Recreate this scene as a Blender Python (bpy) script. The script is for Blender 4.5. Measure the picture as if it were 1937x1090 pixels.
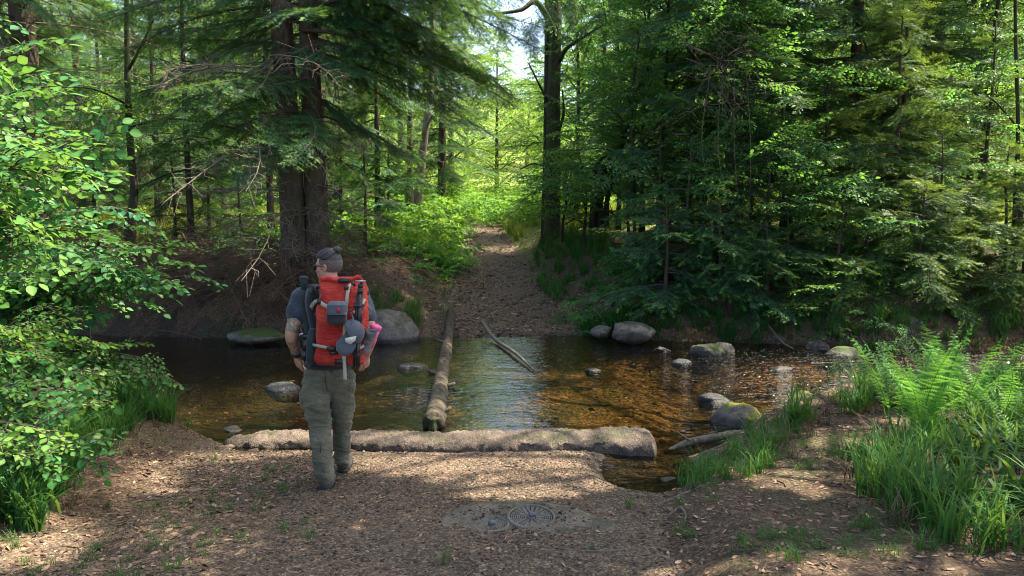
import bpy, bmesh, math, random
import numpy as np
from mathutils import Vector, Matrix

for o in list(bpy.data.objects): bpy.data.objects.remove(o)
SC = bpy.context.scene
COL = SC.collection
rng = np.random.default_rng(7)
random.seed(7)

# ------------------------------------------------------------------ camera, sky, sun, exposure
CAM_Z, PITCH, FPX = 2.2, math.radians(5.9), 1409.0
cam_d = bpy.data.cameras.new('camera'); cam = bpy.data.objects.new('camera', cam_d); COL.objects.link(cam)
cam.location = (0, 0, CAM_Z); cam.rotation_euler = (math.radians(90) - PITCH, 0, 0)
cam_d.sensor_width = 36; cam_d.lens = 36 * FPX / 1937; cam_d.clip_start = .05; cam_d.clip_end = 2000
SC.camera = cam

SUN = Vector((.60, .22, 1.0)).normalized()          # direction towards the sun
wd = bpy.data.worlds.new('World'); SC.world = wd; wd.use_nodes = True
nt = wd.node_tree; bg = nt.nodes['Background']
sky = nt.nodes.new('ShaderNodeTexSky'); sky.sky_type = 'NISHITA'; sky.sun_disc = False
sky.sun_elevation = math.asin(SUN.z); sky.sun_rotation = math.atan2(SUN.x, SUN.y)
sky.air_density = .7; sky.dust_density = 3.0; sky.ozone_density = 1.0
nt.links.new(sky.outputs[0], bg.inputs[0]); bg.inputs[1].default_value = .15
sd = bpy.data.lights.new('sun', 'SUN'); sun = bpy.data.objects.new('sun', sd); COL.objects.link(sun)
sd.energy = 5.0; sd.angle = math.radians(.53); sd.color = (1, .89, .74)
sun.rotation_euler = SUN.to_track_quat('Z', 'Y').to_euler()
SC.view_settings.view_transform = 'Standard'; SC.view_settings.look = 'None'
SC.view_settings.exposure = 2.0; SC.view_settings.gamma = 1; SC.view_settings.use_curve_mapping = False
SC.render.engine = 'CYCLES'
cy = SC.cycles
cy.max_bounces = 7; cy.diffuse_bounces = 4; cy.glossy_bounces = 3; cy.transmission_bounces = 5; cy.transparent_max_bounces = 8
cy.use_denoising = True; cy.sample_clamp_indirect = 6; cy.sample_clamp_direct = 0
cy.pixel_filter_type = 'BLACKMAN_HARRIS'; cy.filter_width = 1.0; cy.use_fast_gi = False; cy.use_adaptive_sampling = False
cy.caustics_reflective = False; cy.caustics_refractive = False

def W(px, py, Y):
    """world point seen at photo pixel (px,py) at depth Y"""
    u = (px - 968.5) / FPX; v = (545 - py) / FPX
    d = Y / (math.cos(PITCH) + v * math.sin(PITCH))
    return Vector((u * d, Y, CAM_Z + d * (v * math.cos(PITCH) - math.sin(PITCH))))
def pix(x, y, z):
    """photo pixel of world points (arrays)"""
    dz = z - CAM_Z; c, s = math.cos(PITCH), math.sin(PITCH)
    fw = y * c - dz * s; up = y * s + dz * c
    return 968.5 + FPX * x / fw, 545 - FPX * up / fw

# ------------------------------------------------------------------ numpy noise and terrain
def _h(ix, iy, seed):
    n = (ix.astype(np.int64) * 374761393 + iy.astype(np.int64) * 668265263 + seed * 1442695041) & 0xffffffff
    n = ((n ^ (n >> 13)) * 1274126177) & 0xffffffff
    n = (n ^ (n >> 16)) & 0xffffffff
    return n / 4294967295.0
def vnoise(x, y, seed=0):
    x = np.asarray(x, float); y = np.asarray(y, float)
    ix = np.floor(x); iy = np.floor(y); fx = x - ix; fy = y - iy
    fx = fx * fx * (3 - 2 * fx); fy = fy * fy * (3 - 2 * fy)
    a = _h(ix, iy, seed); b = _h(ix + 1, iy, seed); c = _h(ix, iy + 1, seed); d = _h(ix + 1, iy + 1, seed)
    return (a + (b - a) * fx) * (1 - fy) + (c + (d - c) * fx) * fy
def fbm(x, y, seed=0, oct=4):
    s = 0; a = .5; t = 0
    for k in range(oct):
        s = s + a * vnoise(x * 2 ** k + 17.3 * k, y * 2 ** k - 9.1 * k, seed + k); t += a; a *= .5
    return s / t - .5
def sst(x, a, b):
    t = np.clip((x - a) / (b - a), 0, 1); return t * t * (3 - 2 * t)
YN = ([-60, -8, -5.5, -3.9, -3.1, -2.5, 1.75, 1.95, 2.6, 3.5, 4.4, 6.5, 12, 60], [8.6, 8.4, 8.2, 7.8, 7.2, 6.85, 6.8, 7.0, 7.5, 8.1, 8.8, 9.0, 9.3, 12])
YF = ([-60, -8, -3, 1.5, 2.5, 4, 6, 12, 60], [15, 13.2, 12.6, 12.95, 12.6, 12.3, 11.6, 11.7, 14])
ZP = ([11, 12.9, 13.4, 14, 17, 23, 30, 45, 80, 250, 900], [0, 0, .08, .2, .75, 1.54, 2.1, 2.9, 6.5, 34, 60])
def yn_(x): return np.interp(x, *YN)
def yf_(x): return np.interp(x, *YF)
def path_c(y): return np.interp(y, [12, 13, 17, 23, 30, 60], [-.1, -.15, -.35, -.88, -1.0, 1])
def path_w(y): return np.interp(y, [12, 13, 15, 17, 20, 23, 30, 60], [1.7, 1.5, 1.3, 1.0, .75, .6, .55, .5])
def puddle(x, y): return 1 - sst(np.hypot((x - 1.2) / .62, (y - 6.15) / .75) + .25 * fbm(x * 3, y * 3, 5), .55, 1.1)
def mound_x(y): return np.interp(y, [2, 3.5, 4.8, 5.5, 6.1, 7, 8], [.6, .75, .9, 1.15, 1.7, 2.0, 2.2])
def hgt(x, y, detail=True):
    x = np.asarray(x, float); y = np.asarray(y, float)
    wob = .25 * fbm(x * 1.3, y * 0 + 3, 11)
    dn = yn_(x) + wob * .5 - y; df = y - (yf_(x) + wob)
    inside = np.minimum(-dn, -df)
    ford = sst(x, -3, -2) * (1 - sst(x, 1.4, 2.6))
    bed = -.07 - .12 * sst(-x, 1.2, 2.6) * sst(inside, .2, 1.2) - np.minimum(.34 - .16 * ford, .16 * np.maximum(inside, 0)) + .05 * fbm(x * 1.1, y * 1.1, 21)
    zn = np.interp(y, [-5, 0, 2, 3.6, 4.5, 5.5, 6.5, 7, 9, 12], [.7, .62, .56, .35, .22, .10, .050, .045, .15, .2])
    mr = sst(x - mound_x(y), -.05, .55); ml = sst(-x, 2.5, 3.8)
    zn = zn + mr * (.16 + .12 * sst(x, 1.5, 3.5)) + ml * .26
    zn = zn * (1 - puddle(x, y)) + (-.035) * puddle(x, y)
    zn = -.07 + (zn + .07) * sst(dn, -.02, .35)
    ys = y - (yf_(x) - 12.95)
    zp = np.interp(ys, *ZP) * 1.0
    off = sst(np.abs(x - path_c(y)), path_w(y) - .1, path_w(y) + 1.1)
    left = (x < path_c(y))
    bank = np.where(left, np.interp(df, [0, .12, .7, 4, 10, 20], [.05, .5, .85, .6, .35, .25]),
                    np.interp(df, [0, .2, 1.0, 4, 10, 20], [.0, .30, .7, .55, .35, .25]))
    zf = zp + off * bank
    zf = -.07 + (zf + .07) * sst(df, -.05, .12 + .2 * (1 - off))
    z = np.where(dn > df, np.where(dn > -.02, zn, bed), np.where(df > -.05, zf, bed))
    z = z + .10 * fbm(x * .45, y * .45, 2) * sst(np.maximum(dn, df), .3, 2)
    hill = sst(np.hypot(x, y - 10), 30, 140)
    z = z + 10 * hill * (fbm(x * .02, y * .02, 4) + .25)
    if detail:
        land = sst(np.maximum(dn, df), -.1, .2)
        pth = (1 - off) * (df > 0) + (dn > 0) * (1 - .6 * mr)
        z = z + land * (.05 * (1 - .5 * pth) * fbm(x * 2.2, y * 2.2, 8) + .022 * fbm(x * 9, y * 9, 9, 3)) + (1 - land) * .035 * fbm(x * 6, y * 6, 12, 3)
    return z
def gz(x, y): return float(hgt(np.array([x]), np.array([y]))[0])
def G(px, py, lift=0.0):
    """ground point under a photo pixel"""
    lo = 1.5
    ys = np.concatenate([np.arange(2, 16, .02), np.arange(16, 90, .1)])
    u = (px - 968.5) / FPX; v = (545 - py) / FPX
    d = ys / (math.cos(PITCH) + v * math.sin(PITCH))
    xs = u * d; zs = CAM_Z + d * (v * math.cos(PITCH) - math.sin(PITCH))
    hit = np.where(np.maximum(hgt(xs, ys), 0 if False else -9) >= zs)[0]
    i = hit[0] if len(hit) else len(ys) - 1
    return Vector((xs[i], ys[i], gz(xs[i], ys[i]) + lift))

# ------------------------------------------------------------------ mesh accumulator
class MB:
    def __init__(s): s.v = []; s.t = []; s.q = []; s.tm = []; s.qm = []; s.a = []; s.n = 0; s.uv = []
    def add(s, v, t=None, q=None, a=0.0, m=0):
        v = np.asarray(v, float).reshape(-1, 3); k = len(v)
        if k == 0: return s
        s.v.append(v); s.a.append(np.broadcast_to(np.asarray(a, float), (k,)).copy())
        if t is not None and len(t):
            t = np.asarray(t, np.int64).reshape(-1, 3) + s.n; s.t.append(t); s.tm.append(np.full(len(t), m))
        if q is not None and len(q):
            q = np.asarray(q, np.int64).reshape(-1, 4) + s.n; s.q.append(q); s.qm.append(np.full(len(q), m))
        s.n += k; return s
    def merge(s, o, R=None, loc=(0, 0, 0), m=None):
        v, t, q, a = o.arr()
        if R is not None: v = v @ np.asarray(R).T
        return s.add(v + np.asarray(loc), t, q, a, 0 if m is None else m)
    def arr(s):
        v = np.concatenate(s.v) if s.v else np.zeros((0, 3))
        a = np.concatenate(s.a) if s.a else np.zeros(0)
        t = np.concatenate(s.t) if s.t else np.zeros((0, 3), np.int64)
        q = np.concatenate(s.q) if s.q else np.zeros((0, 4), np.int64)
        return v, t, q, a
    def many(s, proto, R, loc, da=None, m=0):
        """R (K,3,3) including scale, loc (K,3)"""
        v, t, q, a = proto; K = len(loc); n = len(v)
        if K == 0: return s
        V = np.einsum('kij,nj->kni', R, v) + loc[:, None, :]
        off = (np.arange(K) * n)[:, None, None]
        A = np.broadcast_to(a[None, :], (K, n)) + (0 if da is None else np.asarray(da)[:, None])
        return s.add(V.reshape(-1, 3), (t[None] + off).reshape(-1, 3) if len(t) else None, (q[None] + off).reshape(-1, 4) if len(q) else None, A.reshape(-1), m)
    def mesh(s, name, mats, smooth=False, base=(0, 0, 0)):
        v, t, q, a = s.arr(); v = v - np.asarray(base)
        me = bpy.data.meshes.new(name)
        me.vertices.add(len(v)); me.vertices.foreach_set('co', v.astype(np.float32).ravel())
        nl = len(t) * 3 + len(q) * 4; me.loops.add(nl); me.polygons.add(len(t) + len(q))
        me.loops.foreach_set('vertex_index', np.concatenate([t.ravel(), q.ravel()]).astype(np.int32))
        ls = np.concatenate([np.arange(len(t)) * 3, len(t) * 3 + np.arange(len(q)) * 4]).astype(np.int32)
        me.polygons.foreach_set('loop_start', ls)
        mi = np.concatenate([np.concatenate(s.tm) if s.tm else np.zeros(0), np.concatenate(s.qm) if s.qm else np.zeros(0)]).astype(np.int32)
        me.polygons.foreach_set('material_index', mi)
        if smooth: me.polygons.foreach_set('use_smooth', np.ones(len(mi), bool))
        at = me.attributes.new('tint', 'FLOAT', 'POINT'); at.data.foreach_set('value', a.astype(np.float32))
        for mt in (mats if isinstance(mats, (list, tuple)) else [mats]): me.materials.append(mt)
        me.update(calc_edges=True); me.validate()
        return me
    def obj(s, name, mats, parent=None, smooth=False):
        base = np.array(parent.get('_w', (0, 0, 0))) if parent else np.zeros(3)
        o = bpy.data.objects.new(name, s.mesh(name, mats, smooth, base)); COL.objects.link(o)
        if parent: o.parent = parent; o['_w'] = list(base)
        return o

def thing(name, label, cat, loc=(0, 0, 0), group=None):
    o = bpy.data.objects.new(name, None); COL.objects.link(o); o.location = loc
    o['_w'] = list(loc); o['label'] = label; o['category'] = cat; o.empty_display_size = .2
    if group: o['group'] = group
    return o
def tag(o, label=None, cat=None, group=None, kind=None):
    if label: o['label'] = label
    if cat: o['category'] = cat
    if group: o['group'] = group
    if kind: o['kind'] = kind
    return o
def copy_thing(o, loc, rz=0, s=1, label=None):
    c = o.copy(); COL.objects.link(c); c.location = loc; c.rotation_euler = (0, 0, rz); c.scale = (s, s, s)
    for ch in list(o.children):
        d = ch.copy(); COL.objects.link(d); d.parent = c
    if label: c['label'] = label
    return c
def one_mesh(mb, name, mats, label, cat, loc=(0, 0, 0), group=None, smooth=False):
    """a top-level thing that is one mesh, origin at its base"""
    o = bpy.data.objects.new(name, mb.mesh(name, mats, smooth, loc)); COL.objects.link(o); o.location = loc
    return tag(o, label, cat, group)

def frames(d, up):
    """rotation matrices with x along d, z near up. arrays (K,3)"""
    d = d / np.linalg.norm(d, axis=-1, keepdims=True)
    y = np.cross(up, d); ln = np.linalg.norm(y, axis=-1, keepdims=True)
    y = np.where(ln > 1e-5, y / np.maximum(ln, 1e-9), np.array([0, 1., 0]))
    z = np.cross(d, y)
    return np.stack([d, y, z], axis=-1)
def tube(mb, pts, rad, sides=6, a=0.0, m=0, cap=True, jit=0.0):
    p = np.asarray([list(c) for c in pts], float); n = len(p); rad = np.atleast_1d(np.asarray(rad, float)); rad = np.interp(np.linspace(0, 1, n), np.linspace(0, 1, len(rad)), rad) if len(rad) > 1 else np.full(n, rad[0])
    tg = np.gradient(p, axis=0); tg /= np.maximum(np.linalg.norm(tg, axis=1, keepdims=True), 1e-9)
    ref = np.array([0, 0, 1.]) if abs(tg.mean(0)[2]) < .8 else np.array([1., 0, 0])
    x = np.cross(tg, ref); x /= np.maximum(np.linalg.norm(x, axis=1, keepdims=True), 1e-9); y = np.cross(tg, x)
    an = np.linspace(0, 2 * np.pi, sides, endpoint=False)
    r = rad[:, None] * np.ones(sides)
    if jit: r = r * (1 + jit * rng.uniform(-1, 1, r.shape))
    v = p[:, None] + r[..., None] * (np.cos(an)[None, :, None] * x[:, None] + np.sin(an)[None, :, None] * y[:, None])
    i = np.arange(n - 1)[:, None] * sides; j = np.arange(sides)[None]; k = (j + 1) % sides
    q = np.stack([i + j, i + k, i + sides + k, i + sides + j], -1).reshape(-1, 4)
    V = v.reshape(-1, 3)
    t = None
    if cap:
        V = np.concatenate([V, p[:1], p[-1:]]); c0, c1 = n * sides, n * sides + 1; jj = np.arange(sides); kk = (jj + 1) % sides
        t = np.concatenate([np.stack([kk, jj, np.full(sides, c0)], -1), np.stack([(n - 1) * sides + jj, (n - 1) * sides + kk, np.full(sides, c1)], -1)])
    aa = a if np.ndim(a) == 0 else np.concatenate([np.repeat(a, sides), [a[0], a[-1]] if cap else []])
    mb.add(V, t, q, aa, m)
def curve_pts(ctrl, n=12):
    """Catmull-Rom through control points"""
    c = np.asarray([list(p) for p in ctrl], float)
    if len(c) == 2: return c[0] + (c[1] - c[0]) * np.linspace(0, 1, n)[:, None]
    c = np.concatenate([[2 * c[0] - c[1]], c, [2 * c[-1] - c[-2]]]); out = []
    segs = len(c) - 3
    for u in np.linspace(0, segs, n):
        i = min(int(u), segs - 1); t = u - i; p0, p1, p2, p3 = c[i:i + 4]
        out.append(.5 * (2 * p1 + (p2 - p0) * t + (2 * p0 - 5 * p1 + 4 * p2 - p3) * t ** 2 + (3 * p1 - p0 - 3 * p2 + p3) * t ** 3))
    return np.array(out)

# ------------------------------------------------------------------ materials
class N:
    def __init__(s, name):
        s.m = bpy.data.materials.new(name); s.m.use_nodes = True; s.t = s.m.node_tree; s.t.nodes.clear()
        s.out = s.n('OutputMaterial')
    def n(s, ty, **kw):
        d = s.t.nodes.new('ShaderNode' + ty)
        for k, v in kw.items(): setattr(d, k, v)
        return d
    def l(s, a, b): s.t.links.new(a, b)
    def co(s, scale=None, obj=True):
        c = s.n('TexCoord').outputs['Object' if obj else 'Generated']
        if scale is None: return c
        mp = s.n('Mapping'); mp.inputs['Scale'].default_value = scale if hasattr(scale, '__len__') else (scale,) * 3
        s.l(c, mp.inputs[0]); return mp.outputs[0]
    def world(s, scale=1.0):
        g = s.n('NewGeometry'); mp = s.n('Mapping'); mp.inputs['Scale'].default_value = scale if hasattr(scale, '__len__') else (scale,) * 3
        s.l(g.outputs['Position'], mp.inputs[0]); return mp.outputs[0]
    def noise(s, vec, scale, detail=4, rough=.55, dist=0):
        d = s.n('TexNoise'); d.inputs['Scale'].default_value = scale; d.inputs['Detail'].default_value = detail
        d.inputs['Roughness'].default_value = rough; d.inputs['Distortion'].default_value = dist
        s.l(vec, d.inputs['Vector']); return d.outputs[0]
    def vor(s, vec, scale, out='Distance', feature='F1'):
        d = s.n('TexVoronoi', feature=feature); d.inputs['Scale'].default_value = scale; s.l(vec, d.inputs['Vector']); return d.outputs[out]
    def ramp(s, f, stops, interp='LINEAR'):
        d = s.n('ValToRGB'); cr = d.color_ramp; cr.interpolation = interp
        while len(cr.elements) < len(stops): cr.elements.new(.5)
        for e, (p, c) in zip(cr.elements, stops):
            e.position = p; e.color = tuple(c) + (1,) if hasattr(c, '__len__') else (c, c, c, 1)
        s.l(f, d.inputs[0]); return d.outputs[0]
    def mix(s, f, a, b, mode='MIX'):
        d = s.n('MixRGB', blend_type=mode)
        for i, x in enumerate((f, a, b)):
            if hasattr(x, 'is_linked') or hasattr(x, 'links'): s.l(x, d.inputs[i])
            elif i == 0: d.inputs[0].default_value = x
            else: d.inputs[i].default_value = tuple(x) + (1,)
        return d.outputs[0]
    def math(s, op, a, b=None, clamp=False):
        d = s.n('Math', operation=op, use_clamp=clamp)
        for i, x in enumerate((a, b)):
            if x is None: continue
            if hasattr(x, 'links'): s.l(x, d.inputs[i])
            else: d.inputs[i].default_value = x
        return d.outputs[0]
    def attr(s, name='tint'): 
        return s.n('Attribute', attribute_name=name).outputs['Fac']
    def bump(s, h, strength=.5, dist=.02, nrm=None):
        d = s.n('Bump'); d.inputs['Strength'].default_value = strength; d.inputs['Distance'].default_value = dist
        s.l(h, d.inputs['Height'])
        if nrm is not None: s.l(nrm, d.inputs['Normal'])
        return d.outputs[0]
    def pbr(s, col, rough=.8, spec=.3, nrm=None, metal=0, sheen=0):
        d = s.n('BsdfPrincipled')
        if hasattr(col, 'links'): s.l(col, d.inputs['Base Color'])
        else: d.inputs['Base Color'].default_value = tuple(col) + (1,)
        if hasattr(rough, 'links'): s.l(rough, d.inputs['Roughness'])
        else: d.inputs['Roughness'].default_value = rough
        d.inputs['Specular IOR Level'].default_value = spec; d.inputs['Metallic'].default_value = metal
        d.inputs['Sheen Weight'].default_value = sheen
        if nrm is not None: s.l(nrm, d.inputs['Normal'])
        return d.outputs[0]
    def done(s, sh): s.l(sh, s.out.inputs[0]); return s.m

def leaf_mat(name, dark, mid, light, trans=.38, rough=.45, spec=.35, vein=False):
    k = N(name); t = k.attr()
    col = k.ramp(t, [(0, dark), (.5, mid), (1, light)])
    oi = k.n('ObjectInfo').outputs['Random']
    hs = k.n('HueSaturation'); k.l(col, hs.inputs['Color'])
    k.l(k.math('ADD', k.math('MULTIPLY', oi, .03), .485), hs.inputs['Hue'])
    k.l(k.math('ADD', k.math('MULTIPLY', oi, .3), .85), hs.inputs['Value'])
    c = hs.outputs[0]
    if vein:
        c = k.mix(k.math('MULTIPLY', k.noise(k.world(), 60, 2), .5), c, light)
    p = k.pbr(c, rough, spec)
    tr = k.n('BsdfTranslucent'); k.l(k.mix(.55, c, (light[0] * 1.25, light[1] * 1.15, light[2] * .6)), tr.inputs['Color'])
    mx = k.n('MixShader'); mx.inputs[0].default_value = trans; k.l(p, mx.inputs[1]); k.l(tr.outputs[0], mx.inputs[2])
    return k.done(mx.outputs[0])
def bark_mat(name, dark, light, moss=.0, scale=1.0, mossc=(.05, .08, .02)):
    k = N(name); co = k.co((6 * scale, 6 * scale, 1.2 * scale))
    n1 = k.noise(co, 3, 6, .65, .4); n2 = k.noise(k.co(), 9 * scale, 5)
    c = k.ramp(n1, [(.3, dark), (.55, [(a + b) / 2 for a, b in zip(dark, light)]), (.75, light)])
    c = k.mix(k.ramp(n2, [(.55, 0.), (.7, .5)]), c, [x * .6 for x in dark])
    if moss:
        c = k.mix(k.math('MULTIPLY', k.ramp(k.noise(k.co(), 2.5, 4), [(.5 - .2 * moss, 0.), (.65, 1.)]), min(1, moss)), c, mossc)
    return k.done(k.pbr(c, .9, .15, k.bump(k.math('ADD', n1, k.math('MULTIPLY', n2, .4)), .9, .03)))
M = {}
M['spruce'] = leaf_mat('spruce_needles', (.015, .070, .038), (.036, .138, .050), (.16, .30, .045), .32, .5, .3)
M['spruce_young'] = leaf_mat('young_spruce_needles', (.02, .08, .032), (.06, .175, .045), (.24, .34, .05), .38, .5, .3)
M['spruce_far'] = leaf_mat('far_spruce_needles', (.02, .075, .03), (.055, .15, .04), (.17, .26, .04), .4, .6, .2)
M['beech'] = leaf_mat('beech_leaves', (.02, .115, .045), (.05, .21, .055), (.17, .36, .045), .48, .5, .25)
M['hazel'] = leaf_mat('hazel_leaves', (.012, .095, .052), (.045, .19, .055), (.18, .34, .055), .40, .52, .22)
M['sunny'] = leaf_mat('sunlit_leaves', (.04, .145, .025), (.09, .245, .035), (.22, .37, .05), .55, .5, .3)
M['fern'] = leaf_mat('fern_fronds', (.03, .13, .03), (.08, .25, .045), (.20, .40, .06), .48, .45, .35)
M['grass'] = leaf_mat('grass_blades', (.018, .07, .02), (.045, .15, .03), (.15, .27, .05), .42, .55, .2)
M['bark_spruce'] = bark_mat('spruce_bark', (.035, .027, .021), (.13, .095, .07), .35)
M['bark_dark'] = bark_mat('dark_bark', (.02, .017, .014), (.075, .06, .047), .5, 1.3)
M['bark_grey'] = bark_mat('grey_bark', (.12, .10, .08), (.34, .29, .23), .3, 1.2)
M['bark_mossy'] = bark_mat('mossy_bark', (.03, .026, .02), (.14, .115, .085), .8, 1.2)
M['twig'] = bark_mat('twig_bark', (.05, .038, .03), (.16, .125, .095), 0, 3)
M['deadwood'] = bark_mat('dead_wood', (.10, .08, .06), (.30, .25, .19), .25, 2.0)
M['log'] = bark_mat('log_bark', (.014, .012, .01), (.165, .135, .10), .45, .9, (.05, .055, .025))
M['brush'] = bark_mat('dead_spruce_twigs', (.075, .048, .03), (.26, .17, .11), 0, 3)
# ------------------------------------------------------------------ ground, path, stream bed: one sheet cut into three objects
def spaced(a, b, fine0, fine1, step, grow):
    xs = list(np.arange(fine0, fine1, step)); s = step; x = xs[-1]
    while x < b: s *= grow; x += s; xs.append(x)
    s = step; x = xs[0]
    while x > a: s *= grow; x -= s; xs.insert(0, x)
    return np.array(xs)
gx = spaced(-260, 260, -4.6, 4.8, .04, 1.07); gy = spaced(-40, 600, 3.0, 8.6, .04, 1.035)
GX, GY = np.meshgrid(gx, gy); GZ = hgt(GX, GY)
nx, ny = len(gx), len(gy)
I = (np.arange(ny - 1)[:, None] * nx + np.arange(nx - 1)[None]); Q = np.stack([I, I + 1, I + nx + 1, I + nx], -1).reshape(-1, 4)
cxm = GX[:-1, :-1].ravel() + .02; cym = GY[:-1, :-1].ravel() + .02
dnm = yn_(cxm) - cym; dfm = cym - yf_(cxm)
inside = (dnm < .05) & (dfm < .0)
onpath = ((dfm >= 0) & (cym < 45) & (np.abs(cxm - path_c(cym)) < path_w(cym) + .25 * fbm(cxm * 1.5, cym * 1.5, 33))) | \
         ((dnm >= .05) & (cxm < mound_x(cym) + .1 + .3 * fbm(cxm * 2, cym * 2, 34)) & (-cxm < 2.8 + .6 * fbm(cxm * 1.2, cym * 1.2, 35)))
onpath &= ~inside

def ground_mat(name, kind):
    k = N(name); wp = k.world()
    big = k.noise(wp, .9, 5, .6); mid = k.noise(wp, 7, 5, .65); fine = k.noise(wp, 55, 4, .7)
    ce = k.vor(wp, 62, 'Color'); ce2 = k.vor(wp, 24, 'Color'); ed = k.vor(wp, 62, 'Distance', 'F1'); ed2 = k.vor(wp, 24)
    if kind == 'path':
        peb = k.ramp(ce, [(.25, (.026, .02, .015)), (.5, (.095, .066, .043)), (.75, (.23, .158, .10)), (.95, (.42, .30, .20))])
        soil = k.ramp(mid, [(.3, (.040, .032, .021)), (.7, (.17, .122, .077))])
        c = k.mix(k.ramp(fine, [(.35, .1), (.6, .8)]), soil, peb)
        sy = k.n('SeparateXYZ'); k.l(wp, sy.inputs[0]); c = k.mix(k.math('MULTIPLY', k.math('SUBTRACT', sy.outputs[1], 13), .12, True), c, k.ramp(ce, [(.2, (.025, .019, .014)), (.5, (.10, .07, .045)), (.9, (.28, .20, .135))]))
        c = k.mix(k.math('MULTIPLY', k.ramp(big, [(.5, 0.), (.72, .35)]), 1), c, (.07, .07, .035))
        b = k.math('ADD', k.math('MULTIPLY', ed, -1), k.math('MULTIPLY', fine, .4)); d = .014
    elif kind == 'bed':
        peb = k.ramp(ce2, [(.2, (.03, .022, .010)), (.5, (.13, .075, .026)), (.8, (.33, .185, .06)), (.95, (.50, .36, .17))])
        c = k.mix(k.ramp(mid, [(.35, .15), (.65, .9)]), (.085, .045, .014), peb)
        c = k.mix(k.ramp(big, [(.42, 0.), (.62, .85)]), c, (.03, .026, .012))
        c = k.mix(k.ramp(k.noise(wp, 30, 4), [(.55, 0.), (.7, .6)]), c, (.07, .07, .018))
        sx = k.n('SeparateXYZ'); k.l(wp, sx.inputs[0])       # shade painted dark into the left bed, green reflection painted olive in mid ford
        left_shade = k.math('MULTIPLY', k.math('ADD', k.math('SUBTRACT', -.55, sx.outputs[0]), k.math('MULTIPLY', k.math('SUBTRACT', k.noise(wp, 1.2, 4), .5), 2.6)), .9, True)
        c = k.mix(k.math('MULTIPLY', left_shade, .88), c, k.mix(fine, (.016, .015, .010), (.05, .046, .028)))
        green_refl = k.math('SUBTRACT', 1, k.math('MULTIPLY', k.math('ABSOLUTE', k.math('SUBTRACT', sx.outputs[0], -.1)), .8), True)
        c = k.mix(k.math('MULTIPLY', green_refl, k.ramp(big, [(.35, .2), (.6, .75)])), c, (.06, .058, .02))
        b = k.math('MULTIPLY', ed2, -1); d = .04
    else:
        lit = k.ramp(ce, [(.2, (.045, .03, .02)), (.5, (.14, .085, .05)), (.8, (.27, .17, .10)), (.97, (.4, .27, .17))])
        soil = k.ramp(mid, [(.3, (.02, .016, .011)), (.7, (.09, .065, .042))])
        c = k.mix(k.ramp(fine, [(.4, .1), (.62, .8)]), soil, lit)
        g = k.ramp(k.noise(wp, 1.3, 5, .6), [(.48, 0.), (.66, .4)])
        c = k.mix(g, c, k.ramp(fine, [(.3, (.02, .035, .012)), (.7, (.07, .11, .025))]))
        sx = k.n('SeparateXYZ'); k.l(wp, sx.inputs[0])
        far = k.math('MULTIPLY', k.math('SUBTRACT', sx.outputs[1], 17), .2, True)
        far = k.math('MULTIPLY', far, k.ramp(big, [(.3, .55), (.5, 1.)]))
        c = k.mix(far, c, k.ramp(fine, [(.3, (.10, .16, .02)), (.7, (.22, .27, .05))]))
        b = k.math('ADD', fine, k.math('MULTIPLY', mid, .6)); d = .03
    # wet and dark near the water line: real dampness of the soil
    sz = k.n('SeparateXYZ'); k.l(wp, sz.inputs[0])
    wet = k.math('SUBTRACT', 1, k.math('MULTIPLY', k.math('SUBTRACT', k.math('ADD', sz.outputs[2], k.math('MULTIPLY', k.noise(wp, 3, 3), .06)), .035), 18, True))
    if kind != 'bed':
        c = k.mix(k.math('MULTIPLY', wet, .65), c, (.018, .014, .011))
        ro = k.math('SUBTRACT', .92, k.math('MULTIPLY', wet, .5))
    else: ro = .7
    return k.done(k.pbr(c, ro, .25, k.bump(b, .8, d)))
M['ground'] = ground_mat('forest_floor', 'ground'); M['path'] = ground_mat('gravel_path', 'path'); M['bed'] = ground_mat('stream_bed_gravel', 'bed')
def cut(mask, name, mat):
    q = Q[mask]; u, inv = np.unique(q, return_inverse=True)
    m = MB(); m.add(np.stack([GX.ravel()[u], GY.ravel()[u], GZ.ravel()[u]], -1), None, inv.reshape(-1, 4))
    o = bpy.data.objects.new(name, m.mesh(name, mat, True)); COL.objects.link(o); o['kind'] = 'structure'
    return o
cut(inside, 'stream_bed', M['bed']); cut(onpath, 'path', M['path']); cut(~inside & ~onpath, 'ground', M['ground'])

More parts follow.
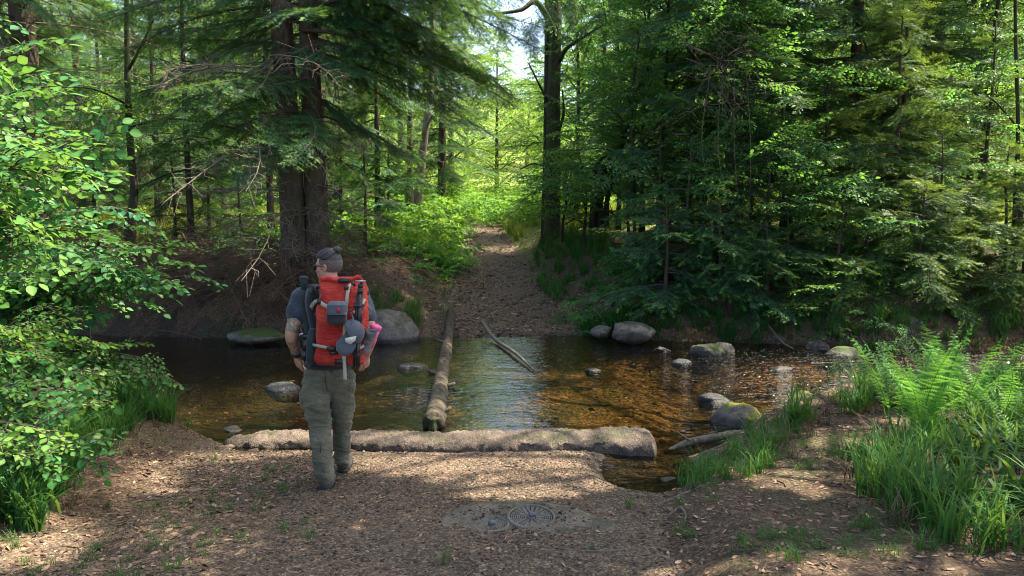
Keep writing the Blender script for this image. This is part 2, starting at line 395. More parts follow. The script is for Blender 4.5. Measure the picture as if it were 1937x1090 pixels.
# ------------------------------------------------------------------ water surface
def water_mat():
    k = N('stream_water'); wp = k.world()
    sx = k.n('SeparateXYZ'); k.l(wp, sx.inputs[0]); X, Y = sx.outputs[0], sx.outputs[1]
    # riffle strength: lively on the right, calmer in the ford and on the left
    rif = k.math('ADD', .20, k.math('MULTIPLY', k.math('MULTIPLY', k.math('SUBTRACT', X, 1.4), .6, True), .84))
    n1 = k.noise(k.world((3.2, 7.5, 3.2)), 1.0, 2, .5, .9)
    n2 = k.noise(k.world((9, 20, 9)), 1.0, 2, .5, 1.0)
    n3 = k.noise(k.world((.9, 2.0, .9)), 1.0, 2, .5, .3)
    h = k.math('ADD', k.math('MULTIPLY', n1, 1.25), k.math('ADD', k.math('MULTIPLY', n2, .65), k.math('MULTIPLY', n3, 1.2)))
    # the standing ripples beside the log
    rx = k.math('SUBTRACT', 1, k.math('MULTIPLY', k.math('ABSOLUTE', k.math('ADD', X, 1.12)), 1.9), True)
    ry = k.math('SUBTRACT', 1, k.math('MULTIPLY', k.math('ABSOLUTE', k.math('SUBTRACT', Y, 8.6)), 1.2), True)
    wv = k.n('TexWave', wave_type='BANDS', bands_direction='Y'); k.l(k.world((1.2, 1, 1)), wv.inputs['Vector'])
    wv.inputs['Scale'].default_value = 2.3; wv.inputs['Distortion'].default_value = 4.5; wv.inputs['Detail'].default_value = 1.5; wv.inputs['Detail Scale'].default_value = 1.6
    h2 = k.math('MULTIPLY', k.math('MULTIPLY', rx, ry), k.math('MULTIPLY', wv.outputs['Fac'], 3.2))
    h = k.math('ADD', h, h2)
    b = k.n('Bump'); k.l(rif, b.inputs['Strength']); b.inputs['Distance'].default_value = .045; k.l(h, b.inputs['Height'])
    fr = k.n('Fresnel'); fr.inputs['IOR'].default_value = 1.78; k.l(b.outputs[0], fr.inputs['Normal'])
    gl = k.n('BsdfGlossy'); gl.inputs['Roughness'].default_value = .015; k.l(b.outputs[0], gl.inputs['Normal']); gl.inputs['Color'].default_value = (1, 1, 1, 1)
    tr = k.n('BsdfTransparent'); tr.inputs['Color'].default_value = (.84, .74, .50, 1)
    mx = k.n('MixShader'); k.l(fr.outputs[0], mx.inputs[0]); k.l(tr.outputs[0], mx.inputs[1]); k.l(gl.outputs[0], mx.inputs[2])
    return k.done(mx.outputs[0])
wgx = spaced(-60, 60, -6, 9, .25, 1.3); wgy = np.arange(4.9, 17, .25)
wm = MB(); WX, WY = np.meshgrid(wgx, wgy); wi = np.arange(len(wgy) - 1)[:, None] * len(wgx) + np.arange(len(wgx) - 1)[None]
wq = np.stack([wi, wi + 1, wi + len(wgx) + 1, wi + len(wgx)], -1).reshape(-1, 4)
wm.add(np.stack([WX.ravel(), WY.ravel(), np.zeros(WX.size)], -1), None, wq)
wo = wm.obj('water', water_mat(), None, True); wo['kind'] = 'structure'

# ------------------------------------------------------------------ rocks
def rock_mat(name, dark, light, moss=.3, mossc=(.07, .10, .02), wetline=True, agg=False):
    k = N(name); co = k.co()
    n = k.noise(co, 5, 8, .65); n2 = k.noise(co, 26, 5, .7)
    c = k.ramp(n, [(.3, dark), (.52, [(a + b) / 2 for a, b in zip(dark, light)]), (.72, light)])
    c = k.mix(k.ramp(n2, [(.5, 0.), (.72, .6)]), c, [x * .45 for x in dark])
    c = k.mix(k.ramp(k.vor(co, 60), [(.0, .5), (.25, 0.)]), c, [min(1, x * 1.25) for x in light])
    if moss:
        g = k.n('NewGeometry'); s = k.n('SeparateXYZ'); k.l(g.outputs['Normal'], s.inputs[0])
        f = k.math('ADD', k.math('MULTIPLY', s.outputs[2], .35), k.noise(co, 3.2, 5, .6))
        f = k.ramp(f, [(.92 - .45 * moss, 0.), (1.02 - .45 * moss, 1.)])
        c = k.mix(f, c, k.mix(n2, [x * .5 for x in mossc], [x * 1.7 for x in mossc]))
    sz = k.n('SeparateXYZ'); k.l(k.world(), sz.inputs[0]); wet = k.math('SUBTRACT', 1, k.math('MULTIPLY', k.math('SUBTRACT', k.math('ADD', sz.outputs[2], k.math('MULTIPLY', k.noise(k.world(), 9, 3), .05)), .075), 22, True))
    if wetline: c = k.mix(k.math('MULTIPLY', wet, .75), c, [x * .35 for x in dark])
    if agg:
        ag = k.vor(co, 95, 'Color'); c = k.mix(.22, c, k.ramp(ag, [(.2, [x * .7 for x in dark]), (.5, [(a + b) / 2 for a, b in zip(dark, light)]), (.85, [min(1, x * 1.5) for x in light])])); n2 = k.math('SUBTRACT', n2, k.math('MULTIPLY', k.vor(co, 95), .3))
    ro = k.math('SUBTRACT', .85, k.math('MULTIPLY', wet, .45)) if wetline else .85
    return k.done(k.pbr(c, ro, .3, k.bump(k.math('ADD', n, k.math('MULTIPLY', n2, .6)), .9, .035)))
M['rock'] = rock_mat('granite', (.06, .054, .045), (.24, .21, .17), .25, (.05, .065, .02))
M['rock_mossy'] = rock_mat('mossy_granite', (.045, .042, .034), (.20, .18, .145), .62, (.045, .065, .014))
M['rock_dark'] = rock_mat('dark_wet_rock', (.025, .023, .022), (.11, .10, .095), .2)
M['rock_pale'] = rock_mat('pale_wet_rock', (.05, .052, .05), (.20, .20, .19), .2)
M['sill'] = rock_mat('old_concrete', (.035, .029, .023), (.19, .145, .105), .10, (.04, .046, .018), False, True)
M['capped'] = rock_mat('moss_capped_granite', (.07, .06, .05), (.34, .29, .23), .62, (.13, .15, .02))
M['slab'] = rock_mat('mossy_concrete', (.075, .066, .048), (.23, .195, .14), .12, (.055, .055, .032), False, True)
def rock_mb(seed, sx, sy, sz, rough=.28, sub=4):
    bm = bmesh.new(); bmesh.ops.create_icosphere(bm, subdivisions=sub, radius=1)
    v = np.array([w.co[:] for w in bm.verts]); t = np.array([[w.index for w in f.verts] for f in bm.faces]); bm.free()
    r = np.random.default_rng(seed); d = v.copy()
    for _ in range(13):                                         # flat facets like a broken, water-worn boulder
        n = r.normal(size=3); n /= np.linalg.norm(n); h = r.uniform(.55, .92)
        k = np.maximum(d @ n - h, 0); d -= k[:, None] * n * .82
    a = seed * 3.1
    s = 1 + rough * (fbm(d[:, 0] * 1.6 + a, d[:, 1] * 1.6 + d[:, 2] * 1.3, seed)) + .16 * fbm(d[:, 0] * 6 + a, d[:, 1] * 6 + d[:, 2] * 5, seed + 3)
    m = MB(); m.add(d * s[:, None] * np.array([sx, sy, sz]), t); return m
def rock(px, py, wpx, hpx, Y, mat, label, seed, name='rock', depth=.9, group=None, sink=.3, rz=0):
    """boulder whose outline is centred on a photo pixel at depth Y; real width from its pixel width"""
    c = W(px, py, Y); sx = wpx / FPX * Y / 2; sz = hpx / FPX * Y / 2
    m = rock_mb(seed, sx * 1.08, sx * depth, sz * (1 + sink)); v, t, q, a = m.arr()
    ca, sa = math.cos(rz), math.sin(rz); v = np.stack([v[:, 0] * ca - v[:, 1] * sa, v[:, 0] * sa + v[:, 1] * ca, v[:, 2]], -1)
    o = MB(); o.add(v + np.array([c.x, c.y, c.z - sz * sink]), t)
    return one_mesh(o, name, M[mat], label, 'rock', (c.x, c.y, c.z - sz * (1 + sink) * .5), group, True)
rock(740, 617, 112, 76, 12.7, 'rock', 'big rounded grey boulder at the water edge behind the hiker and the pink bottle', 3, 'boulder', 1)
rock(1192, 628, 92, 40, 12.4, 'rock', 'pale rounded boulder at the far water edge right of the path', 5, 'boulder')
rock(1138, 624, 40, 22, 12.6, 'rock', 'small grey stone touching the pale boulder at the foot of the path', 6)
rock(780, 696, 62, 26, 10.4, 'rock_dark', 'flat dark wet stone in the shallows just left of the long log', 8, depth=.7)
rock(536, 740, 72, 36, 9.1, 'rock_pale', 'pale wet stone half under water left of the hiker', 9)
rock(1336, 666, 62, 34, 11.4, 'rock_mossy', 'mossy stone in the stream, front one of the pair with a smooth grey top', 10)
rock(1362, 659, 56, 30, 11.7, 'rock', 'smooth grey slanting stone leaning behind a mossy stone in midstream', 11, rz=.4)
rock(1290, 687, 40, 18, 10.6, 'rock_pale', 'small pale stone alone in midstream', 12)
rock(1252, 661, 30, 13, 11.6, 'rock_dark', 'small dark stone in the water between pale boulder and mossy pair', 13)
rock(1398, 790, 102, 66, 7.6, 'capped', 'grey boulder with bright yellow moss cap beside the dead branch', 15, 'boulder', .9, sink=.2)
rock(1350, 754, 78, 30, 8.6, 'rock_dark', 'low brown stone awash behind the moss capped boulder', 16)
rock(1518, 762, 80, 46, 8.4, 'capped', 'mossy wedge of rock sunlit on its crest by the sparkling riffle', 17, depth=.7, rz=.5)
rock(1392, 846, 88, 34, 7.0, 'rock', 'flat tan stone lying under the dead branch by the grass', 18, depth=.8)
rock(1262, 918, 62, 34, 5.95, 'rock', 'tan stone set in the bank edge beside the orange puddle', 19)
rock(1690, 628, 165, 92, 12.2, 'rock_mossy', 'huge dark mossy boulder under the far bank behind the fern', 20, 'boulder', .8)
rock(1590, 668, 70, 26, 11.3, 'rock_mossy', 'low green mossed stone in front of the huge dark boulder', 21)
rock(1545, 655, 44, 22, 11.8, 'rock_dark', 'dark stone at the shaded far water line left of the huge boulder', 22)
rock(1480, 700, 50, 15, 10.3, 'rock_dark', 'flat dark stone barely above the fast water right of midstream', 23)
rock(1915, 645, 60, 52, 12, 'rock_mossy', 'mossy boulder cut by the right edge below the grass fringe', 24, 'boulder')
rock(490, 634, 112, 26, 12.3, 'rock_mossy', 'long flat mossy ledge at the foot of the left bank', 25, 'rock_ledge', .6)
rock(870, 738, 34, 12, 9.4, 'rock_dark', 'small submerged stone just right of the long log', 26, sink=.8)
rock(690, 596, 50, 40, 13.2, 'rock_mossy', 'mossy stone tucked behind the hiker beside the big boulder', 27)
rock(1120, 700, 36, 12, 10.2, 'rock_dark', 'small dark stone awash beside the bare stick', 28, sink=.7)
rock(1480, 640, 46, 24, 12.3, 'rock_mossy', 'mossy stone at the far bank beneath the leafy beech shrub', 29)
rock(440, 812, 40, 11, 7.35, 'rock', 'flat orange brown stone at the left end of the sill', 30)
rock(385, 985 , 26, 9, 4.9, 'rock_dark', 'small black lump lying on the gravel at lower left', 31, 'stone', .5)

# ------------------------------------------------------------------ concrete sill across the ford
def sill():
    n = 420; xs = np.linspace(W(425, 832, 6.9).x, W(1240, 850, 6.75).x, n); m = MB(); prof = []
    u = np.linspace(0, 1, 34)
    for i, x in enumerate(xs):
        f = i / (n - 1); yc = 6.95 - .16 * f + .04 * math.sin(f * 9); e = min(1, f / .10, (1 - f) / .014) ** .5 if 0 < f < 1 else 0.05
        h = (.085 + .06 * f) * (.25 + .75 * e); w = .175 + .04 * f + .05 * sst(f, .82, .95)
        w *= (.35 + .65 * e)
        a = np.pi * u; sy = -np.cos(a); szz = np.sin(a) ** .28
        prof.append(np.stack([np.full(34, x), yc + sy * w * (1 + .15 * (sy < 0)), -.12 + (h + .12) * szz], -1))
    P = np.array(prof); nz = fbm(P[..., 0] * 3, P[..., 1] * 3 + P[..., 2] * 4, 41); n2 = fbm(P[..., 0] * 14, P[..., 1] * 14 + P[..., 2] * 9, 42)
    n3 = fbm(P[..., 0] * 40, P[..., 1] * 40 + P[..., 2] * 30, 43, 3); P[..., 2] += .010 * nz * (P[..., 2] > -.1) + .034 * n2 + .022 * n3; P[..., 1] += .06 * nz + .06 * n2 + .02 * n3
    i = np.arange(n - 1)[:, None] * 34 + np.arange(33)[None]
    m.add(P.reshape(-1, 3), None, np.stack([i, i + 34, i + 35, i + 1], -1).reshape(-1, 4))
    one_mesh(m, 'concrete_sill', M['sill'], 'long rough concrete sill damming the near edge of the stream', 'sill', (0, 6.9, 0), None, True)
sill()

# ------------------------------------------------------------------ mossy slab with two round covers
def cover(px, py, Y, r, tilt, label, spokes, rings):
    c = W(px, py, Y); th = thing('manhole_cover', label, 'manhole cover', c, 'round metal covers in the mossy slab')
    R = Matrix.Rotation(tilt[0], 3, 'X') @ Matrix.Rotation(tilt[1], 3, 'Y') @ Matrix.Rotation(tilt[2], 3, 'Z')
    R = np.array(R); nseg = 72; an = np.linspace(0, 2 * np.pi, nseg, endpoint=False)
    def lathe(prof):
        m = MB(); p = np.array(prof); k = len(p)
        v = np.stack([p[:, 0][:, None] * np.cos(an), p[:, 0][:, None] * np.sin(an), np.repeat(p[:, 1][:, None], nseg, 1)], -1)
        i = np.arange(k - 1)[:, None] * nseg; j = np.arange(nseg)[None]; kk = (j + 1) % nseg
        m.add(v.reshape(-1, 3), None, np.stack([i + j, i + kk, i + nseg + kk, i + nseg + j], -1).reshape(-1, 4)); return m
    def put(m, name, mat, par=None):
        o = MB(); o.merge(m, R, c); return o.obj(name, mat, par or th)
    put(lathe([(r * 1.03, -.08), (r * 1.03, .010), (r * .94, .014), (r * .935, .002)]), 'rim', M['castiron'])
    # lid: raised blocks between grooves, rings x spokes
    m = lathe([(r * .93, -.02), (r * .93, -.004), (0.001, -.004)]); put(m, 'lid_plate', M['iron_dark']); m = MB()
    rr = np.linspace(.20, .91, rings + 1) * r
    for k in range(rings):
        ns = spokes if k >= rings // 2 else spokes // 2
        for s in range(ns):
            a0, a1 = 2 * np.pi * s / ns + .035 * .12 / rr[k + 1], 2 * np.pi * (s + 1) / ns - .035 * .12 / rr[k + 1]
            r0, r1 = rr[k] + .0022, rr[k + 1] - .0022
            aa = np.linspace(a0, a1, 4); z1 = .006
            top = [(r0 * math.cos(q), r0 * math.sin(q), z1) for q in aa] + [(r1 * math.cos(q), r1 * math.sin(q), z1) for q in aa]
            bot = [(x, y, -.003) for x, y, z in top]
            v = top + bot; q = []
            for i in range(3): q += [(i, i + 4, i + 5, i + 1), (4 + i, 12 + i, 13 + i, 5 + i), (i + 1, 9 + i, 8 + i, i)]
            q += [(0, 8, 12, 4), (7, 15, 11, 3)]
            m.add(v, None, q)
    lid_ = put(m, 'lid', M['castiron'])
    hb = MB(); pts = lathe([(r * .17, .001), (r * .17, .008), (r * .13, .010), (.001, .010)]); hb.merge(pts)
    bx = np.array([(x, y, z) for x in (-1, 1) for y in (-1, 1) for z in (0, 1)], float)
    bx[:, :2] *= np.where(bx[:, 2:] > 0, .78, 1.0); bx *= np.array([.018, .016, .024]); bx[:, 2] += .010; bx[:, 0] += .002
    hb.add(bx, None, [(0, 1, 3, 2), (4, 6, 7, 5), (0, 4, 5, 1), (2, 3, 7, 6), (1, 5, 7, 3), (0, 2, 6, 4)])
    put(hb, 'knob', M['iron_knob'], lid_)
    return th
k = N('cast_iron'); nn = k.noise(k.co(), 30, 5, .7)
M['castiron'] = k.done(k.pbr(k.mix(k.ramp(k.noise(k.co(), 9, 5), [(.45, 0.), (.65, .8)]), k.ramp(nn, [(.3, (.11, .10, .08)), (.7, (.23, .215, .17))]), (.12, .088, .055)), .75, .35, k.bump(nn, .4, .004)))
k = N('iron_dark'); M['iron_dark'] = k.done(k.pbr((.025, .025, .022), .8, .2))
k = N('iron_knob'); M['iron_knob'] = k.done(k.pbr((.12, .12, .115), .55, .4))
SLABC = (W(980, 1000, 4.5).x, 4.50)
def on_slab(x, y, z): r_ = ((x - SLABC[0]) / .56) ** 2 + ((y - SLABC[1]) / .40) ** 2; return np.where(r_ < 1, np.maximum(z, .266 + .04 * (4.5 - y) - .03 * r_ + .02 * fbm(x * 5, y * 5, 53) + .02 * fbm(x * 17, y * 17, 54)), z)
def off_lids(x, y): return (np.hypot(x - W(1005, 979, 4.545).x, y - 4.545) > .16) & (np.hypot(x - W(930, 995, 4.435).x, y - 4.435) > .12)
def slab():
    n = 60; th = np.linspace(0, 2 * np.pi, n, endpoint=False); m = MB(); rings = []
    cx, cyy = W(980, 1000, 4.5).x, 4.50
    for f in np.concatenate([np.linspace(0.001, .95, 24), [1.0, 1.03, 1.05]]):
        rx = .62 * (1 + .12 * np.cos(3 * th + 1) + .10 * fbm(np.cos(th) * 2, np.sin(th) * 2, 51)); ry = .46 * (1 + .15 * fbm(np.cos(th) * 2 + 5, np.sin(th) * 2, 52))
        x = cx + f * rx * np.cos(th); y = cyy + f * ry * np.sin(th)
        top = .262 + .04 * (4.5 - y) - .03 * f * f
        z = top + .02 * fbm(x * 5, y * 5, 53) + .02 * fbm(x * 17, y * 17, 54)
        if f > .96: z = z - (f - .95) * 1.9
        rings.append(np.stack([x, y, z], -1))
    P = np.array(rings); k = len(rings); i = np.arange(k - 1)[:, None] * n; j = np.arange(n)[None]; kk = (j + 1) % n
    m.add(P.reshape(-1, 3), None, np.stack([i + j, i + n + j, i + n + kk, i + kk], -1).reshape(-1, 4))
    one_mesh(m, 'concrete_slab', M['slab'], 'low mossy concrete slab carrying the two round metal covers', 'slab', (cx, cyy, .1), None, True)
slab()
cover(1005, 979, 4.545, .148, (.10, .02, .3), 'larger round iron cover with spoked grid and central knob in the mossy slab', 24, 8)
cover(930, 995, 4.435, .106, (-.02, -.05, .8), 'smaller round iron cover, lower and left of its larger neighbour', 20, 5)

# ------------------------------------------------------------------ gravel, leaf litter (nobody could count them)
def scatter(n, x0, x1, y0, y1, keep):
    x = rng.uniform(x0, x1, n); y = rng.uniform(y0, y1, n); k = keep(x, y); return x[k], y[k]
def rotz(a, s=None, tilt=None):
    c, sn = np.cos(a), np.sin(a); z = np.zeros_like(a); o = np.ones_like(a)
    R = np.stack([np.stack([c, -sn, z], -1), np.stack([sn, c, z], -1), np.stack([z, z, o], -1)], 1)
    if tilt is not None:
        ct, st = np.cos(tilt), np.sin(tilt)
        T = np.stack([np.stack([o, z, z], -1), np.stack([z, ct, -st], -1), np.stack([z, st, ct], -1)], 1); R = R @ T
    if s is not None: R = R * (s[:, None, None] if np.ndim(s) == 1 else s[:, None, :])
    return R
def col_mat(name, stops, rough=.85, spec=.2, bump=False):
    k = N(name); c = k.ramp(k.attr(), stops)
    return k.done(k.pbr(c, rough, spec))
M['gravel'] = col_mat('gravel_stones', [(0, (.025, .02, .015)), (.4, (.09, .064, .043)), (.75, (.20, .145, .097)), (1, (.40, .31, .22))])
M['litter'] = col_mat('dead_leaves', [(0, (.035, .023, .015)), (.4, (.12, .073, .042)), (.75, (.24, .15, .088)), (1, (.44, .31, .19))], .7, .3)
peb = MB(); bm = bmesh.new(); bmesh.ops.create_icosphere(bm, subdivisions=1, radius=1)
pv = np.array([w.co[:] for w in bm.verts]); pt = np.array([[w.index for w in f.verts] for f in bm.faces]); bm.free()
gm = MB()
for k in range(6):
    v = pv * (1 + .35 * rng.uniform(-1, 1, (len(pv), 1))) * np.array([1, .75, .5])
    x, y = scatter(6500, -3.3, 2.4, 3.2, 7.0, lambda x, y: (yn_(x) - y > .02) & (x < mound_x(y) + .25) & (hgt(x, y, False) > -.05) & (fbm(x * 2, y * 2, 58) > -.28 + .5 * rng.random(len(x))) & off_lids(x, y))
    s = .0045 + .011 * rng.random(len(x)) ** 3.0
    gm.many((v, pt, np.zeros((0, 4), int), np.zeros(len(v))), rotz(rng.uniform(0, 6.3, len(x)), s, rng.normal(0, .25, len(x))), np.stack([x, y, on_slab(x, y, hgt(x, y)) + .001], -1), rng.beta(1.4, 2.2, len(x)))
for k in range(3):     # stones on the stream bed and the shores
    v = pv * (1 + .3 * rng.uniform(-1, 1, (len(pv), 1))) * np.array([1, .8, .55])
    x, y = scatter(900, -5, 6, 5.3, 13.4, lambda x, y: (y > yn_(x) - .3) | (puddle(x, y) > .3))
    s = .012 + .05 * rng.random(len(x)) ** 4
    gm.many((v, pt, np.zeros((0, 4), int), np.zeros(len(v))), rotz(rng.uniform(0, 6.3, len(x)), s), np.stack([x, y, hgt(x, y)], -1), rng.beta(1.4, 1.6, len(x)))
tag(gm.obj('gravel', M['gravel']), 'loose grey brown gravel strewn over the path and stream bed', 'gravel', kind='stuff')
lv = np.array([(-1, 0, 0), (-.3, .42, .12), (.5, .3, .05), (1, 0, .18), (.45, -.36, .1), (-.35, -.4, .0)], float); lt = np.array([(0, 1, 5), (1, 2, 4), (1, 4, 5), (2, 3, 4)])[:, ::-1]
lm = MB()
def litter(n, x0, x1, y0, y1, keep, smin, smax):
    for k in range(3):
        x, y = scatter(n // 3, x0, x1, y0, y1, keep); v = lv * np.array([1, rng.uniform(.7, 1.1), rng.uniform(-1.2, 2.2)])
        s = rng.uniform(smin, smax, len(x))
        lm.many((v, lt, np.zeros((0, 4), int), np.zeros(6)), rotz(rng.uniform(0, 6.3, len(x)), s, rng.normal(0, .35, len(x))), np.stack([x, y, on_slab(x, y, hgt(x, y)) + .004], -1), rng.beta(1.5, 1.6, len(x)))
land_n = lambda x, y: (yn_(x) - y > .05) & (hgt(x, y, False) > 0.0)
litter(4200, -4, 3.5, 3.2, 7.2, lambda x, y: land_n(x, y) & (fbm(x * 1.3, y * 1.3, 61) > .02 + .12 * rng.normal(size=len(x))), .008, .026)
litter(4200, .6, 5, 3.2, 8, lambda x, y: land_n(x, y) & (x > mound_x(y)), .010, .030)
litter(1600, -4, -1.6, 3.2, 6.4, land_n, .014, .036)
litter(52000, -7, 8, 12.6, 26, lambda x, y: (y > yf_(x) + .15) & (rng.random(len(x)) < 1.3 * np.exp(-(y - 12.6) / 8)) & (fbm(x * 1.1, y * 1.1, 62) > -.2 + .1 * rng.normal(size=len(x))), .022, .05)
tw_ = MB()
for k in range(170):
    x, y = (rng.uniform(-3.6, 3.2), rng.uniform(3.3, 6.8)) if k < 110 else (rng.uniform(-4, 5), rng.uniform(13.1, 18)); a = rng.uniform(0, 6.28); l = rng.uniform(.05, .22) * (1 if k < 110 else 2); p = [(x + t * l * math.cos(a) + .02 * math.sin(t * 4), y + t * l * math.sin(a)) for t in (0, .5, 1)]
    if float(yn_(x)) - y < .1 and y < 12.9: continue
    tube(tw_, [(u, v, gz(u, v) + .006) for u, v in p], rng.uniform(.0018, .0045) * (1 if k < 110 else 2), 4)
tag(tw_.obj('fallen_twigs', M['deadwood']), 'short fallen twigs lying on the path and banks', 'twigs', kind='stuff')
tag(lm.obj('leaf_litter', M['litter']), 'brown dead leaves scattered over both banks and the path', 'leaf litter', kind='stuff')
# ------------------------------------------------------------------ logs and branches in the stream
def log_rough(pts, rad, n, sides, seed, amp=.08):
    p = curve_pts(pts, n); r = np.interp(np.linspace(0, 1, n), np.linspace(0, 1, len(rad)), rad)
    m = MB(); tube(m, p, r, sides); v, t, q, a = m.arr(); v2 = v.copy(); k = n * sides
    c = np.repeat(p, sides, 0); d = v[:k] - c; an = np.tile(np.arange(sides), n); ii = np.repeat(np.arange(n), sides)
    s = 1 + amp * 2 * fbm(ii * .28, np.cos(an * 2 * np.pi / sides) * 2 + np.sin(an * 2 * np.pi / sides) * 3, seed)
    v2[:k] = c + d * s[:, None]; o = MB(); o.add(v2, t, q); return o, p
lg, lp = log_rough([W(853, 590, 13.9) , W(848, 640, 12.4), W(838, 700, 10.3), W(826, 775, 8.0), W(820, 800, 7.4)], [.075, .082, .092, .108, .112], 90, 18, 71, .16)
th = thing('log', 'long grey tree trunk lying across the ford from the far path to the sill', 'log', lp[-1])
lg.obj('trunk', M['log'], th, True)
kb = MB(); d = lp[-1] - lp[-2]; d /= np.linalg.norm(d)
cv = rock_mb(77, .118, .07, .112, .9, 4); kb.merge(cv, None, lp[-1] + d * .03)
kb.obj('broken_end', M['bark_dark'], th)
for j, (f, sx, ln) in enumerate([(.62, 1, .09), (.55, -1, .10), (.80, 1, .07), (.30, -1, .12)]):
    i = int(f * 89); b = MB(); tube(b, [lp[i], lp[i] + np.array([sx * (ln + .1), .03, .06])], [.035, .02], 7); b.obj('branch_stub', M['log'], th)
st, sp = log_rough([W(912, 620, 13.05) + Vector((0, 0, .10)), W(938, 643, 12.3), W(975, 668, 11.1), W(1012, 702, 10.0)], [.036, .034, .026, .012], 40, 8, 72, .2)
one_mesh(st, 'stick', M['deadwood'], 'bare grey stick slanting from the path foot into the water right of the log', 'stick', sp[0])
db = MB(); br, bp = log_rough([W(1258, 856, 6.72), W(1300, 838, 6.85), W(1350, 828, 6.9), W(1400, 820, 7.0), W(1432, 826, 7.1)], [.018, .036, .038, .034, .045], 40, 10, 73)
th = thing('dead_branch', 'forked grey dead branch resting on the bank beside the moss capped boulder', 'branch', bp[0])
br.obj('limb', M['deadwood'], th, True)
b = MB(); tube(b, curve_pts([W(1312, 838, 6.86), W(1296, 828, 6.8), W(1280, 816, 6.75)], 6), [.014, .011, .006], 6); b.obj('side_twig', M['deadwood'], th)
b = MB(); tube(b, curve_pts([W(1352, 832, 6.9), W(1356, 816, 6.9), W(1351, 806, 6.88)], 6), [.009, .007, .004], 6); b.obj('side_twig', M['deadwood'], th)
for (pts, r, lab) in [
    ([W(1450, 632, 12.4), W(1478, 646, 12.0), W(1500, 660, 11.6)], .018, 'dark thin branch dipping from the far bank into black water'),
    ([W(1535, 690, 10.6), W(1575, 688, 10.3), W(1615, 692, 10.1)], .014, 'pale thin stick lying over the water left of the fern'),
    ([W(1300, 870, 6.5), W(1350, 862, 6.6), W(1400, 868, 6.7)], .010, 'thin stick in the grass below the dead branch'),
    ([W(1240, 965, 4.95), W(1290, 958, 5.05), W(1345, 957, 5.15)], .012, 'long exposed root crossing the bank right of the round covers'),
    ([W(1262, 992, 4.6), W(1286, 986, 4.66), W(1296, 1006, 4.5), W(1294, 1022, 4.38)], .012, 'short hooked root on the bank near the bottom edge'),
    ([W(1205, 1062, 4.05), W(1120, 1072, 4.0), W(1060, 1070, 4.02)], .008, 'thin twig on the ground under the mossy slab')]:
    pts = [Vector((p.x, p.y, max(p.z, gz(p.x, p.y)) + .004)) for p in pts]
    o, p = log_rough(pts, [r, r * .9, r * .5], 22, 7, 75); one_mesh(o, 'root' if 'root' in lab else 'stick', M['deadwood'], lab, 'root' if 'root' in lab else 'stick', p[0])
# ------------------------------------------------------------------ foliage building blocks
E4 = np.zeros((0, 4), int)
def join(parts):
    m = MB()
    for v, t, q, a in parts: m.add(v, t, q, a)
    return m.arr()
def twiglet(pairs=5, seed=0):
    r = np.random.default_rng(seed); V = []; T = []
    for i in range(pairs):
        x = (i + .3) / pairs
        for s in (-1, 1):
            ln = .30 * (1 - .35 * x) * r.uniform(.8, 1.2); zz = r.uniform(-.06, .10)
            b = len(V); V += [(x - .05, 0, 0), (x + .06, 0, 0), (x + ln * .75, s * ln, zz)]; T.append((b, b + 1, b + 2))
    b = len(V); V += [(.8, -.07, 0), (.8, .07, 0), (1.15, 0, .04)]; T.append((b, b + 1, b + 2))
    return np.array(V, float), np.array(T), E4, np.zeros(len(V))
TW = [twiglet(5, i) for i in range(3)]; TWC = [twiglet(3, i) for i in range(2)]
def spruce_branch(L, seed, coarse=False, droop=.42):
    r = np.random.default_rng(seed); nb = MB(); wd_ = MB()
    s = np.linspace(0, 1, 9)
    ax = np.stack([L * s, .05 * L * np.sin(s * 5 + seed), L * (.10 * s - droop * s ** 2 + .13 * s ** 3)], -1)
    tube(wd_, ax, np.linspace(.009 + .006 * L, .003, 9), 4, cap=False)
    at = lambda f: np.stack([np.interp(f, s, ax[:, i]) for i in range(3)], -1)
    P = []; D = []; SC_ = []; TI = []
    step = .16 if coarse else .095; tstep = .085 if coarse else .05; tl = .17 if coarse else .105
    fs = np.arange(.10 * min(1, .8 / L) + .12, 1, step / L)
    for i, f in enumerate(fs):
        for side in (-1, 1):
            ln = (min(.42 * L, .60) * (1 - f) ** .75 * min(1, .35 + f * 2.2) + .10) * r.uniform(.45, 1.25)
            o = at(f); a = side * r.uniform(.8, 1.1); dz = r.uniform(-.60, .12)
            k = max(2, int(ln / tstep)); g = (np.arange(k) + .5) / k
            d0 = np.array([math.cos(a), math.sin(a), dz])
            pp = o + g[:, None] * ln * d0 + np.stack([0 * g, 0 * g, -.22 * ln * g ** 2], -1)
            tube(wd_, [o, o + ln * d0 + [0, 0, -.22 * ln]], [.004, .002], 3, cap=False)
            for sd2 in (-1, 1):
                b = a + sd2 * r.uniform(.6, .95, k)
                P.append(pp); D.append(np.stack([np.cos(b), np.sin(b), dz - .15 - .35 * r.random(k)], -1))
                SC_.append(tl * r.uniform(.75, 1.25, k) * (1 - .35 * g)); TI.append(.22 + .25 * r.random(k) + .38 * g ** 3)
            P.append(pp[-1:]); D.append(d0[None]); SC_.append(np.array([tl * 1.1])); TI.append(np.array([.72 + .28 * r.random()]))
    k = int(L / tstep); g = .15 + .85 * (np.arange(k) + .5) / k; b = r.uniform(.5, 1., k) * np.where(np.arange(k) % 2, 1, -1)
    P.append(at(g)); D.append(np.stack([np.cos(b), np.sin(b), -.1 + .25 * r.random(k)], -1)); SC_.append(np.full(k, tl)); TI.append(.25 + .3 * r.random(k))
    P, D, S, TI = map(np.concatenate, (P, D, SC_, TI))
    R = frames(D, np.array([0, 0, 1.]) + r.normal(0, .35, D.shape)) * S[:, None, None]
    pr = TWC if coarse else TW; w = r.integers(0, len(pr), len(P))
    for j, p in enumerate(pr): nb.many(p, R[w == j], P[w == j], TI[w == j])
    return nb.arr(), wd_.arr()
